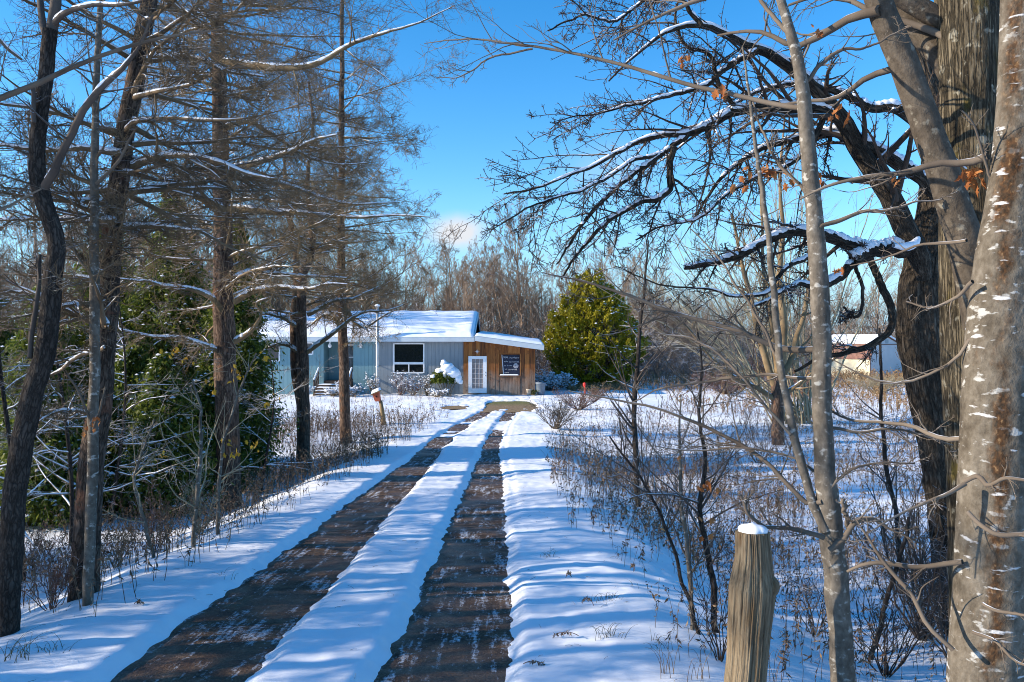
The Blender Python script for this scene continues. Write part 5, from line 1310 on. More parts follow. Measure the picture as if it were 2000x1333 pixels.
bgh = [([(1806, 545, 26), (1794, 500, 42), (1765, 440, 42), (1735, 385, 39), (1700, 325, 36), (1665, 270, 34), (1640, 232, 31), (1605, 190, 28), (1570, 152, 24), (1535, 127, 21), (1480, 97, 18), (1425, 72, 15), (1370, 52, 12), (1310, 60, 8), (1240, 110, 5), (1190, 160, 3)], 6.3, 5.6),
       ([(1640, 232, 26), (1600, 215, 24), (1560, 213, 22), (1510, 210, 21), (1460, 213, 19), (1420, 225, 18), (1385, 243, 16), (1345, 262, 13), (1300, 263, 11), (1250, 278, 9), (1205, 300, 8), (1160, 325, 7), (1105, 345, 5), (1050, 370, 4), (985, 378, 2.5)], 6.0, 5.4),
       ([(1350, 258, 12), (1310, 290, 11), (1270, 315, 10), (1225, 350, 9), (1185, 385, 8), (1145, 430, 7), (1115, 470, 5), (1085, 520, 3)], 5.7, 5.4),
       ([(1318, 288, 12), (1308, 330, 13), (1306, 375, 13), (1280, 390, 11), (1240, 400, 10), (1205, 420, 8), (1165, 455, 7), (1125, 500, 5), (1095, 545, 3)], 5.6, 5.5),
       ([(1345, 262, 10), (1290, 300, 8), (1240, 312, 7), (1180, 350, 6), (1120, 378, 5), (1060, 395, 4), (1000, 425, 3), (960, 450, 2)], 5.7, 5.2),
       ([(1795, 490, 34), (1750, 486, 30), (1700, 492, 27), (1665, 505, 25)], 6.3, 6.0),
       ([(1700, 492, 24), (1660, 478, 22), (1620, 463, 21), (1575, 455, 19), (1530, 458, 18), (1485, 478, 16), (1440, 500, 14), (1390, 514, 12), (1336, 522, 10)], 6.1, 5.7),
       ([(1700, 500, 20), (1660, 520, 18), (1630, 548, 17), (1600, 560, 14), (1560, 555, 10), (1520, 575, 7), (1470, 600, 5)], 6.1, 5.8),
       ([(1832, 385, 20), (1790, 342, 26), (1740, 312, 26), (1690, 282, 24), (1650, 262, 22), (1600, 265, 15), (1540, 275, 12), (1480, 295, 10), (1430, 330, 8), (1390, 370, 6), (1360, 420, 4)], 6.3, 6.0),
       ([(1800, 255, 22), (1760, 215, 22), (1700, 210, 17), (1640, 180, 14), (1560, 165, 10), (1480, 180, 7), (1400, 230, 4)], 6.4, 6.2),
       ([(1697, 498, 14), (1722, 560, 15), (1742, 610, 15), (1735, 650, 14), (1700, 675, 12), (1650, 690, 11), (1600, 700, 8), (1555, 725, 5)], 6.2, 5.9),
       ([(1668, 512, 8), (1684, 560, 7), (1672, 620, 6), (1650, 600, 4)], 6.1, 5.9),
       ([(1610, 225, 12), (1590, 270, 11), (1530, 330, 9), (1480, 345, 7), (1420, 380, 6), (1360, 430, 5), (1300, 440, 4), (1240, 470, 3)], 6.0, 5.6),
       ([(1480, 100, 13), (1420, 130, 11), (1370, 170, 9), (1290, 190, 7), (1220, 210, 5), (1150, 225, 3), (1090, 235, 2)], 5.8, 5.4),
       ([(1440, 215, 10), (1400, 160, 9), (1390, 110, 8), (1340, 90, 6), (1320, 40, 5), (1330, -20, 3)], 5.8, 5.7),
       ([(1370, 50, 10), (1330, 0, 8), (1280, -10, 7), (1200, 40, 5), (1140, 30, 4), (1070, 60, 3)], 5.6, 5.3),
       ([(1620, 463, 10), (1580, 500, 9), (1530, 530, 8), (1500, 570, 7), (1440, 580, 5), (1380, 565, 4), (1300, 560, 3), (1200, 520, 2)], 6.0, 5.6)]
c = MB(); sn = MB(); lm_ = MB(); bp_, br_ = [], []
for pts, a, b in bgh:
    q, r = limb(pts, a, b, 40, .006, rng); lm_.tubes(q, r, 10, ridges(.06, 4, 6, .4, a * 9)); (snow_on(sn, q, r, rng, .007, 8, .78, rng.uniform(0, 90), 1.0) if pts[0][1] not in (498, 512) else None)
    q, r = resample(q, r, 20); bp_.append(q); br_.append(r)
bp_, br_ = np.array(bp_), np.array(br_)
lm_.build('limb', OAK_B, rt, attr=True)
short_ = [5, 7, 10, 11]; long_ = [k for k in range(len(bp_)) if k not in short_]
b2a = grow(bp_[long_], br_[long_], rng, 18, (.12, 1), (30, 68), (.16, .44), False, .10, (-.02, 0, -.045), 9, .45, .0032, .0022, .9, .35)
b2b = grow(bp_[short_], br_[short_], rng, 5, (.3, 1), (30, 60), (.2, .4), False, .10, (-.02, 0, -.03), 9, .4, .0030, .0022, .9, .35)
b2 = (np.concatenate([b2a[0], b2b[0]]), np.concatenate([b2a[1], b2b[1]])); c.tubes(*b2, 5)
b3 = grow(*b2, rng, 8.5, (.15, 1), (35, 75), (.16, .42), False, .15, (0, 0, .02), 6, .6, .0024, .0018, 1, .35); c.tubes(*b3, 4)
# short fruiting spurs
keep_ = [k for k in range(len(bp_)) if k not in (5, 7, 10, 11)]
s1 = grow(bp_[keep_][:, 6:], br_[keep_][:, 6:], rng, 30, (0, 1), (45, 85), (.03, .09), True, .25, (0, 0, .08), 4, .5, .0022, .002); c.tubes(*s1, 3)
s2 = grow(*b2, rng, 9, (.1, 1), (45, 85), (.03, .08), True, .25, (0, 0, .08), 4, .7, .0021, .002); c.tubes(*s2, 3)
s3 = grow(*b3, rng, 3.5, (.1, 1), (45, 85), (.02, .06), True, .25, (0, 0, .08), 3, .7, .002, .0018); c.tubes(*s3, 3)
snow_on(sn, *b2, rng, .0045, 4, .4)
c.build('crown', T_DARK, rt)
cl = MB()
for q in ([(1745, 480, 8), (1772, 482, 18), (1788, 474, 16), (1792, 455, 10)],):
    a, b = limb(q, 6.0, 6.2, 14, 0); cl.tubes(a, b, 8, cap=True)
sn.v += cl.v; sn.at += cl.at; sn.q += [x + sn.n for x in cl.q]; sn.t += [x + sn.n for x in cl.t]; sn.n += cl.n
sn.build('branch_snow', BRANCH_SNOW, rt)
# D: young grey tree beside the fence post
D_ = limb([(1655, 1460, 48), (1648, 1333, 45), (1640, 1220, 43), (1632, 1120, 46), (1624, 1040, 46), (1614, 950, 40), (1609, 860, 37), (1604, 750, 36), (1604, 650, 36), (1600, 560, 35), (1594, 470, 33), (1586, 380, 31), (1578, 280, 28), (1568, 180, 25), (1554, 100, 22), (1536, 40, 19), (1520, -20, 17), (1500, -120, 14), (1480, -260, 9), (1470, -400, 5)], 3.95, 4.1, 120, .002, rng)
rt = tree('maple_sapling', 'slender grey young tree rising right beside the fence post', 'tree', D_[0])
D_ = trunk('trunk', D_, 24, lambda ca, sa, v, rad: rad * (.09 * fbm(ca * 1.5, sa * 1.5, v * 4, 2) + .04 * vnoise(ca * 4, sa * 4, v * 20)), GREY_B, rt, (.2, .1))
D2 = limb([(1622, 1060, 24), (1624, 1130, 26), (1632, 1230, 26), (1640, 1333, 26), (1648, 1450, 26)], 4.05, 4.05, 30, .002, rng)
MB().tubes(D2[0], D2[1], 14, ridges(.05, 4, 6)).build('stem', GREY_B, rt, attr=True)
D3 = limb([(1612, 1040, 22), (1590, 990, 21), (1572, 930, 20), (1556, 870, 19), (1540, 800, 18), (1526, 730, 17), (1518, 650, 16), (1510, 570, 15), (1502, 480, 13), (1490, 390, 11), (1478, 300, 9), (1465, 200, 7), (1450, 90, 4)], 3.95, 4.3, 60, .003, rng)
MB().tubes(D3[0], D3[1] * .85, 12, ridges(.07, 4, 8)).build('stem', GREY_B, rt, attr=True)
dl = [([(1608, 1050, 15), (1570, 1038, 13), (1530, 1030, 12), (1490, 1028, 10), (1462, 1000, 9), (1447, 968, 8)], 3.9, 3.8), ([(1620, 1075, 16), (1650, 1050, 16), (1672, 1020, 15), (1700, 1012, 12), (1740, 1035, 6), (1800, 1060, 4)], 3.9, 3.8), ([(1660, 1045, 14), (1650, 1000, 12), (1645, 975, 10)], 3.9, 3.9),
      ([(1606, 980, 14), (1580, 985, 13), (1545, 955, 12), (1510, 915, 11), (1465, 880, 10), (1400, 845, 9), (1335, 815, 8), (1270, 795, 7), (1190, 778, 5), (1110, 765, 3)], 3.95, 4.6),
      ([(1604, 682, 16), (1575, 684, 18), (1535, 682, 17), (1500, 672, 15), (1460, 655, 14), (1415, 640, 13), (1370, 626, 12), (1300, 605, 10), (1225, 577, 8), (1150, 553, 6), (1060, 533, 3)], 4.05, 4.9),
      ([(1604, 738, 10), (1560, 740, 9), (1500, 732, 8), (1430, 738, 7), (1360, 748, 6), (1290, 760, 4), (1230, 790, 3)], 4.05, 4.6),
      ([(1572, 212, 15), (1530, 206, 14), (1480, 196, 13), (1420, 182, 13), (1360, 168, 12), (1290, 148, 11), (1235, 130, 10), (1180, 117, 9), (1120, 104, 8), (1060, 94, 7), (990, 84, 6), (930, 76, 5), (880, 78, 3.5), (830, 86, 2)], 4.1, 5.0),
      ([(1040, 96, 6), (1000, 104, 5.5), (955, 115, 5), (925, 135, 4), (895, 150, 3), (850, 152, 1.8)], 4.9, 5.1),
      ([(1600, 445, 12), (1640, 430, 12), (1680, 415, 10), (1730, 410, 8), (1790, 395, 5), (1840, 390, 3)], 4.0, 3.9), ([(1586, 400, 10), (1560, 360, 9), (1520, 320, 8), (1490, 260, 6), (1470, 200, 4)], 4.1, 4.4),
      ([(1565, 170, 12), (1600, 130, 11), (1640, 100, 9), (1700, 90, 6), (1760, 60, 4)], 4.1, 4.0), ([(1545, 70, 12), (1500, 20, 11), (1470, -20, 10), (1400, -60, 7), (1320, -80, 5), (1250, -60, 3)], 4.1, 4.6),
      ([(1545, 850, 9), (1500, 800, 8), (1450, 740, 7), (1400, 690, 6), (1340, 660, 4), (1280, 650, 3)], 4.0, 4.5), ([(1530, 740, 9), (1490, 640, 8), (1440, 560, 6), (1400, 500, 5), (1350, 450, 3)], 4.1, 4.5),
      ([(1612, 940, 8), (1560, 900, 7), (1490, 880, 6), (1420, 875, 5), (1350, 880, 4), (1270, 870, 2.5)], 4.0, 4.4), ([(1614, 960, 9), (1660, 920, 8), (1720, 905, 6), (1790, 905, 4)], 3.95, 3.9),
      ([(1606, 830, 9), (1640, 838, 9), (1690, 845, 8), (1740, 838, 7), (1800, 850, 5), (1860, 870, 3)], 4.0, 3.9)]
c = MB(); sn = MB(); bp_, br_ = [], []
for pts, a, b in dl:
    q, r = limb(pts, a, b, 32, .003, rng, .74); c.tubes(q, r, 8, ridges(.06, 3, 12, .3, a)); q, r = resample(q, r, 16); bp_.append(q); br_.append(r)
bp_, br_ = np.array(bp_), np.array(br_)
b2 = grow(bp_, br_, rng, 13, (.15, 1), (28, 62), (.14, .40), False, .10, (0, 0, .03), 8, .5, .0018, .0012, 1, .4); c.tubes(*b2, 5)
b3 = grow(*b2, rng, 6, (.25, 1), (30, 60), (.2, .5), False, .13, (0, 0, .05), 5, .65, .0014, .001, 1, .4); c.tubes(*b3, 4)
c.build('crown', T_GREY, rt); snow_on(sn, bp_[[6]], br_[[6]], rng, .005, 5, .22); sn.build('branch_snow', BRANCH_SNOW, rt)
lf = MB(); leaf_clusters(lf, [W(a, b, 4.3) for a, b in ((1500, 318), (1506, 335), (1488, 335), (1440, 365), (1446, 360), (1632, 205), (1640, 218), (1598, 62), (1410, 185), (1465, 335), (1600, 345), (1608, 340), (1634, 522), (1330, 112), (1748, 352), (1528, 340), (1405, 180))], rng, 3, .028, .02)
lf.build('dead_leaves', DEADLEAF, rt, smooth=False)

# fence post
pd = 3.75
fp = limb([(1452, 1420, 84), (1455, 1333, 78), (1459, 1290, 77), (1463, 1230, 80), (1467, 1180, 84), (1469, 1148, 86), (1470, 1120, 76), (1471, 1090, 68), (1470, 1060, 64), (1469, 1038, 62)], pd, pd, 60, 0)
P, R = to_ground(*fp)
rt = thing('fence_post', 'weathered split cedar fence post capped with snow in the foreground', 'post', (P[0, 0], P[0, 1], float(ground_h(P[0, 0], P[0, 1]))))
def post_d(ca, sa, v, rad):
    crack = np.zeros_like(rad)
    an = np.arctan2(sa, ca)
    for k in range(19):
        a0 = -PI + 2 * PI * k / 19 + .3 * math.sin(k * 7); d_ = np.abs((an - a0 - .10 * vnoise(v * 2.2, k, 0) + PI) % (2 * PI) - PI)
        crack -= np.maximum(0, .055 + .085 * vnoise(v * 1.9, k * 3.3, 1)) * np.exp(-(d_ / (.026 + .014 * math.sin(k * 3))) ** 2)
    return rad * (.06 * fbm(ca * 3.2, sa * 3.2, v * .8, 3) + .022 * vnoise(ca * 16, sa * 16, v * 2) + crack)
POST_B = m_bark('weathered_cedar', [(.30, (.022, .015, .009)), (.43, (.12, .088, .055)), (.58, (.24, .19, .125)), (.78, (.37, .31, .22))], (95, 95, 4), 6, 1.0, .015, patches((.13, .085, .045), (14, 14, 2.4), .58, .68))
P, R = resample(P, R, 150); MB().tubes(P, R, 240, post_d, cap=True).build('shaft', POST_B, rt, attr=True)
kn = limb([(1494, 1172, 16), (1500, 1156, 34), (1503, 1142, 36), (1499, 1126, 22), (1494, 1112, 6)], pd - .03, pd - .03, 14, 0)
MB().tubes(*kn, 20, ridges(.12, 3, 12)).build('knot', POST_B, rt, attr=True)
tp = W(1469, 1036, pd); u, v = np.meshgrid(np.linspace(0, 2 * PI, 28, endpoint=False), np.linspace(0, 1, 9))
rr_ = .066 * (1 - v ** 2.2) ** .5 * (1 + .16 * fbm(np.cos(u) * 1.5, np.sin(u) * 1.5, 3.0, 2)) + .002
p = np.stack([tp[0] + .004 + rr_ * np.cos(u), tp[1] + rr_ * np.sin(u), tp[2] - .004 + .036 * v * (1 + .2 * np.cos(u + 2))], -1)
i = np.arange(8)[:, None] * 28 + np.arange(28)[None]; j = np.arange(8)[:, None] * 28 + (np.arange(28)[None] + 1) % 28
MB().add(p, np.stack([i, j, j + 28, i + 28], -1)).build('snow_cap', BRANCH_SNOW, rt)

# ------------------------------------------------------------------ right middle ground: multi-stem tree, fan of pale stems, saplings
rng = np.random.default_rng(51)
dm = gd(1520, 868)
P, R = limb([(1520, 872, 25), (1519, 820, 23), (1517, 770, 22), (1518, 730, 20)], dm, dm, 20, .01, rng); P, R = to_ground(P, R)
rt = tree('apple_tree', 'short-trunked bare tree branching low in the snowy field', 'tree', P)
MB().tubes(P, R, 14, ridges(.07, 5, 4)).build('trunk', PINE_B, rt, attr=True)
ms = [([(1517, 760, 16), (1500, 715, 14), (1485, 660, 12), (1470, 600, 10), (1450, 520, 8), (1430, 420, 5)], .0, .4), ([(1519, 740, 18), (1528, 690, 16), (1530, 630, 14), (1522, 550, 12), (1530, 460, 9), (1525, 340, 6), (1535, 220, 3)], 0, -.4), ([(1522, 745, 14), (1545, 700, 12), (1562, 640, 10), (1580, 570, 8), (1590, 470, 5)], 0, .6),
      ([(1514, 780, 11), (1480, 760, 9), (1440, 745, 8), (1390, 700, 5), (1340, 640, 3)], 0, -.6), ([(1522, 770, 11), (1560, 750, 9), (1600, 720, 7), (1660, 680, 4)], 0, -.5), ([(1518, 735, 12), (1508, 650, 10), (1495, 560, 8), (1490, 430, 5), (1480, 300, 3)], 0, .8)]
bp_, br_ = [], []
c = MB()
for pts, a, b in ms:
    q, r = limb(pts, dm + a, dm + b, 16, .02, rng); bp_.append(q); br_.append(r)
bp_, br_ = np.array(bp_), np.array(br_); c.tubes(bp_, br_, 8)
b2 = grow(bp_, br_, rng, 12, (.15, 1), (30, 70), (.2, .5), False, .12, (0, 0, .03), 7, .5, .006, .004); c.tubes(*b2, 4)
b3 = grow(*b2, rng, 7, (.2, 1), (30, 65), (.25, .55), False, .15, (0, 0, .03), 5, .6, .004, .003); c.tubes(*b3, 3)
c.build('crown', T_PINE, rt); sn = MB(); snow_on(sn, bp_, br_, rng, .01, 5, .6); sn.build('branch_snow', BRANCH_SNOW, rt)
# fan of pale straight stems behind
df = 27.0
fx = (1545 - 1000) / F * df; fz = float(ground_h(fx, df))
rt = thing('willow_shrub', 'tall fan of pale straight leafless stems behind the low-branching tree', 'shrub', (fx, df, fz))
n_ = 46; q = np.linspace(0, 1, 10); a0 = np.radians(np.concatenate([rng.uniform(-62, 5, 32), rng.uniform(-10, 35, 14)])); L_ = rng.uniform(5.5, 9.5, n_)
az = rng.uniform(-.7, .7, n_)
dirx = np.sin(a0) * np.cos(az); diry = np.sin(a0) * np.sin(az); dirz = np.cos(a0)
st_ = np.stack([fx + rng.uniform(-.7, .9, n_), df + rng.uniform(-.6, .6, n_), np.full(n_, fz - .1)], -1)
P = st_[:, None] + np.stack([dirx, diry, dirz], -1)[:, None] * (L_[:, None] * q)[..., None]
P[..., 2] += (.12 * L_[:, None] * q * (1 - q)); P += .05 * rng.standard_normal(P.shape) * q[None, :, None]
R = np.linspace(1, .22, 10)[None] * rng.uniform(.022, .045, n_)[:, None]
c = MB(); c.tubes(P, R, 5); c.build('stem', T_PALE, rt)
c = MB(); b2 = grow(P, R, rng, 9, (.25, 1), (18, 40), (.18, .4), False, .06, (0, 0, .03), 6, .5, .006, .004); c.tubes(*b2, 3)
b3 = grow(*b2, rng, 5, (.2, 1), (20, 45), (.25, .5), False, .1, (0, 0, .03), 4, .6, .0045, .003); c.tubes(*b3, 3); c.build('crown', T_PALE, rt)
# saplings standing in the weeds on the right
def sapling(pts, label, mat, rng, n2=14, name='sapling', L=(.5, 1.1), rmin=.002, bark=None, leaves=()):
    d = gd(pts[0][0], pts[0][1]); P, R = limb(pts, d, d + .1, 30, .006, rng); P, R = to_ground(P, R, .15)
    rt = tree(name, label, 'sapling', P)
    MB().tubes(P, R, 9, ridges(.06, 4, 8)).build('trunk', bark or CHERRY_B, rt, attr=True)
    c = MB(); b2 = grow(P[None], R[None], rng, n2, (.22, 1), (35, 70), L, True, .1, (0, 0, .05), 8, .5, rmin * 1.4, rmin, 1, .5); c.tubes(*b2, 4)
    b3 = grow(*b2, rng, 5, (.2, 1), (30, 60), (.25, .5), False, .13, (0, 0, .04), 5, .6, rmin, rmin * .7); c.tubes(*b3, 3); c.build('crown', mat, rt)
    if leaves: lf = MB(); leaf_clusters(lf, [W(a, b, d - .05) for a, b in leaves], rng, 2, .03 * d / 6, .02); lf.build('dead_leaves', DEADLEAF, rt, smooth=False)
    return rt
sapling([(1247, 990, 11), (1241, 900, 11), (1238, 820, 10), (1243, 740, 9), (1250, 650, 7), (1258, 560, 5), (1266, 470, 3)], 'thin dark sapling standing alone in the brown weeds', T_CHERRY, rng, 22, L=(.5, 1.4), rmin=.003)
sapling([(1398, 1236, 13), (1392, 1150, 12), (1380, 1080, 11), (1366, 1000, 10), (1374, 900, 8), (1366, 800, 6), (1370, 700, 4), (1362, 640, 3)], 'dark sapling with a few orange leaves left of the fence post', T_CHERRY, rng, 16, leaves=((1322, 905), (1388, 945), (1374, 950), (1376, 1012), (1372, 1040), (1392, 955)))
sapling([(1352, 1232, 9), (1346, 1130, 9), (1338, 1040, 8), (1330, 950, 7), (1326, 860, 5), (1330, 770, 3)], 'slim grey stem just left of the orange-leaved sapling', T_GREY, rng, 10, bark=GREY_B)
sapling([(1365, 1240, 8), (1330, 1120, 7), (1290, 1010, 6), (1230, 900, 5), (1190, 850, 3)], 'slender stem slanting left across the brown weeds', T_CHERRY, rng, 8)
sapling([(1762, 1160, 10), (1752, 1020, 9), (1728, 880, 8), (1720, 760, 6), (1718, 640, 4)], 'thin stem before the dark furrowed trunk', T_CHERRY, rng, 12)
sapling([(1700, 1290, 10), (1730, 1180, 9), (1765, 1060, 8), (1772, 1010, 6)], 'dark stub leaning right in front of the brush', T_CHERRY, rng, 3)
# brush before the dark trunk
def brush(px, py, h, wd, label, mat, rng, n=22, rmin=.002, name='brush_shrub', dens=1.0, group=None):
    p = gp(px, py); return twig_shrub(p[0], p[1], h, wd, rng, name, label, mat, n, None, None, group, rmin, True, dens=dens)
brush(1800, 1250, 1.5, 1.3, 'tangled dark brush at the foot of the furrowed trunk', T_CHERRY, rng, 30)
brush(1860, 1290, 1.2, 1.0, 'low tangled brush between the near trunks', T_CHERRY, rng, 18)
brush(1730, 1320, .9, 1.0, 'low dark brush right of the slender grey tree', T_DARK, rng, 14)
brush(1590, 1240, .8, .9, 'sparse brush behind the fence post', T_CHERRY, rng, 12)
brush(1405, 1290, .7, .8, 'small dark brush left of the fence post foot', T_DARK, rng, 10)
brush(1480, 905, 1.4, 2.2, 'tangle of twigs left of the low-branching tree', T_CHERRY, rng, 16, .004)
brush(1085, 838, 1.0, 1.7, 'grey weedy bush right of the wheel track', T_GREY, rng, 46, .005)
brush(1130, 800, .9, 2.4, 'reddish twiggy bush before the round evergreen', T_RED, rng, 40, .007)
brush(1170, 775, .6, 2.4, 'low brown bush at the foot of the round evergreen', T_PINE, rng, 40, .007)
brush(1420, 770, 1.2, 4.5, 'reddish brown thicket in the field left of the shed', T_RED, rng, 70, .009)
brush(1560, 775, 1.1, 4.0, 'orange brown thicket before the shed', T_RED, rng, 70, .009)
brush(1715, 770, 1.0, 3.6, 'tan thicket at the right end of the shed', T_PALE, rng, 60, .009)
brush(1480, 735, 1.6, 6.0, 'red-brown thicket farther left of the shed', T_RED, rng, 70, .012)
for px, py, h, wd, lab, mt in ((100, 1190, .55, .7, 'reddish twigs right of the crooked trunk foot', T_RED), (60, 1120, .6, .9, 'brown brush behind the crooked trunk', T_RED), (300, 1080, .8, .9, 'reddish brush between the larch and the pine', T_RED),
                              (225, 1110, .6, .6, 'thin brush at the right foot of the leaning larch', T_PINE), (390, 1040, .9, .8, 'pale brush left of the straight pine foot', T_PALE), (520, 960, .7, 1.2, 'brown brush right of the straight pine foot', T_PINE),
                              (640, 905, .7, 1.6, 'dark weedy brush between the two middle pines', T_CHERRY), (720, 870, .8, 1.8, 'dark weedy brush right of the slim pine', T_CHERRY), (20, 1020, 1.2, 1.2, 'tall tangled brush at the left edge', T_CHERRY)):
    brush(px, py, h, wd, lab, mt, rng, 16, .003 if px > 450 else .0022)
sapling([(300, 1090, 7), (280, 1010, 7), (262, 930, 6), (285, 870, 4), (300, 820, 3)], 'bent pale sapling with forked top right of the larch', T_PALE, rng, 8, L=(.3, .8), bark=GREY_B, name='bent_sapling')
bs_ = sapling([(378, 1070, 8), (385, 960, 8), (393, 860, 7), (390, 790, 5), (376, 740, 3)], 'beech sapling with a few yellow leaves left of the pine', T_PALE, rng, 12, L=(.5, 1.2), bark=GREY_B, name='beech_sapling')
sapling([(425, 1045, 7), (428, 950, 7), (440, 850, 5), (470, 760, 4), (500, 690, 3)], 'slender beech stem crossing the straight pine trunk', T_PALE, rng, 10, L=(.4, 1.0), bark=GREY_B, name='beech_sapling')
lf = MB()
for a, b in ((460, 600), (470, 610), (455, 630), (500, 560), (495, 565), (518, 545), (322, 560), (330, 575), (345, 560), (360, 580), (410, 625), (416, 640), (545, 650), (520, 660), (440, 762), (446, 740), (452, 770), (320, 765), (312, 768), (485, 745), (500, 750), (466, 765)):
    leaf_clusters(lf, [W(a, b + 150 if b < 600 and a > 400 else b + 120, 8.6)], rng, 2, .032, .03)
lf.build('yellow_leaves', YELLEAF, bs_, smooth=False)

# ------------------------------------------------------------------ woods
rng = np.random.default_rng(61)
def wood_tree(name, h, rng, spread, fork, twig, rmin=.011, stems=1, n1=11):
    m = MB(); Ps = []
    for s in range(stems):
        K = 12; q = np.linspace(0, 1, K); a = rng.uniform(0, 2 * PI); ln = rng.uniform(.02, .10) * h
        P = np.stack([ln * math.cos(a) * q ** 1.3 + .02 * h * np.sin(q * 5 + s), ln * math.sin(a) * q ** 1.3, -.3 + (h * rng.uniform(.85, 1) + .3) * q], -1)
        R = np.linspace(1, .12, K) * h * .0115 * rng.uniform(.8, 1.1) / (1 + .25 * (stems - 1)); m.tubes(P, R, 7)
        b1 = grow(P[None], R[None], rng, n1, (fork, .96), (18, spread), (.28, .52), False, .06, (0, 0, .05), 8, .55, .02, .011, 1, .45, True); m.tubes(*b1, 5)
        b2 = grow(*b1, rng, 7, (.2, 1), (18, 45), (.28, .55), False, .09, (0, 0, .05), 6, .55, rmin * 1.3, rmin, 1, .4); m.tubes(*b2, 3)
        b3 = grow(*b2, rng, 6, (.15, 1), (20, 50), (.28, .55), False, .12, (0, 0, .05), 4, .6, rmin, rmin * .8, 1, .4); m.tubes(*b3, 3)
        b4 = grow(*b3, rng, 3, (.2, 1), (20, 50), (.3, .6), False, .12, (0, 0, .05), 3, .7, rmin * .85, rmin * .6, 1, .3); m.tubes(*b4, 3)
    me = m.mesh('wood_tree'); me.materials.append(twig)
    return me
KIND = [('broad-crowned grey-brown bare tree in the wood round the yard', wood_tree('a', 12, rng, 62, .30, T_WOOD)),
        ('tall slim bare tree in the wood round the yard', wood_tree('b', 13, rng, 40, .38, T_WOOD)),
        ('many-stemmed bare tree in the wood round the yard', wood_tree('c', 11, rng, 45, .22, T_WOOD, stems=3, n1=8)),
        ('low bushy bare tree at the edge of the wood', wood_tree('d', 6.5, rng, 75, .10, T_WOODS, stems=3, n1=10)),
        ('spindly upright bare tree in the wood round the yard', wood_tree('e', 10, rng, 34, .25, T_WOOD, n1=9))]
spots = []
def row(y0, y1, px0, px1, n, kinds, s0, s1):
    for q in range(n):
        y = rng.uniform(y0, y1); px = px0 + (px1 - px0) * (q + rng.uniform(.1, .9)) / n
        spots.append(((px - 1000) / F * y, y, int(rng.choice(kinds)), rng.uniform(s0, s1)))
row(56, 62, 520, 1230, 24, [0, 1, 2, 4], .60, .80)
row(62, 70, 420, 1300, 36, [0, 1, 2, 4], .66, .88)
row(71, 82, 380, 1350, 34, [0, 1, 2, 4], .72, .94)
row(52, 56, 780, 1300, 16, [3], .55, .9)
row(58, 66, -150, 520, 26, [0, 1, 2, 4], .8, 1.1)
row(46, 57, -250, 330, 18, [1, 4, 2, 0], .8, 1.0)
row(84, 100, 1200, 2150, 34, [0, 1, 2, 4], .48, .72)
row(100, 118, 1180, 2250, 36, [0, 1, 2], .58, .82)
row(72, 82, 1230, 2050, 22, [3], .5, 1.0)
row(66, 78, 1500, 2150, 16, [2, 4, 1], .55, .85)
spots += [(-19.5, 42.4, 0, .95), (-21.8, 43.4, 0, 1.05), (-17.8, 43.6, 2, .95), (-25, 41.8, 0, 1.1)]
for (x, y, k, s) in spots:
    if 20 < x < 34 and 40 < y < 66: continue
    o = bpy.data.objects.new('wood_tree', KIND[k][1]); COL.objects.link(o)
    o.location = (x, y, float(ground_h(x, y))); o.rotation_euler = (0, 0, rng.uniform(0, 6.28)); o.scale = (s, s, s * rng.uniform(.92, 1.08))
    props(o, KIND[k][0], 'tree', 'bare trees of the wood round the yard')
# two taller trees that stand out behind the house, right of the roof
for px, y, h, lab in ((1015, 55, 11.6, 'tall vase-shaped bare tree standing out right of the roof'), (985, 57, 10.6, 'slender leaning bare tree beside the tall vase-shaped one'), (880, 60, 10.0, 'round-crowned bare tree rising above the roof under the small cloud')):
    m_ = wood_tree('v', h, rng, 42, .30, T_WOOD, .012, 2 if px == 1015 else 1, 12)
    o = bpy.data.objects.new('bare_tree', m_); COL.objects.link(o); x = (px - 1000) / F * y; o.location = (x, y, float(ground_h(x, y))); props(o, lab, 'tree')
# undergrowth of the wood: one mass
def thicket(name, label, regs, mat, rng, rmin):
    m = MB()
    for (x0, x1, y0, y1, n, h0, h1) in regs:
        x, y = rng.uniform(x0, x1, n), rng.uniform(y0, y1, n); z = ground_h(x, y); h = rng.uniform(h0, h1, n)
        K = 5; q = np.linspace(0, 1, K); a = rng.uniform(0, 2 * PI, n); le = rng.uniform(.1, .6, n) * h
        P = np.stack([x[:, None] + (le * np.cos(a))[:, None] * q ** 1.4, y[:, None] + (le * np.sin(a))[:, None] * q ** 1.4, z[:, None] - .1 + h[:, None] * q * (1.15 - .15 * q)], -1)
        R = np.linspace(1, .5, K)[None] * np.full((n, 1), rmin * 1.5); m.tubes(P, R, 3)
        b2 = grow(P, R, rng, 5, (.2, 1), (25, 60), (.25, .5), False, .12, (0, 0, .04), 4, .7, rmin, rmin * .7); m.tubes(*b2, 3)
        b3 = grow(*b2, rng, 3, (.2, 1), (25, 60), (.3, .6), False, .12, (0, 0, .04), 3, .8, rmin * .8, rmin * .6); m.tubes(*b3, 3)
    o = m.build(name, mat); props(o, label, 'undergrowth', kind='stuff'); return o
thicket('undergrowth', 'brown leafless undergrowth of the wood behind the house', [(-32, 17, 58, 80, 2600, 1.5, 4.5), (-34, 20, 66, 88, 2400, 3.5, 7.5), (-60, -24, 45, 70, 900, 1.5, 4)], T_WOOD, rng, .012)
thicket('undergrowth', 'snow dusted scrub along the edge of the wood', [(-4, 16, 51, 57, 500, .8, 2.6), (8, 45, 74, 82, 900, .8, 3.0)], T_WOODS, rng, .012)
thicket('undergrowth', 'brown leafless undergrowth on the far rise at right', [(14, 90, 86, 118, 2400, 2, 5)], T_WOOD, rng, .018)

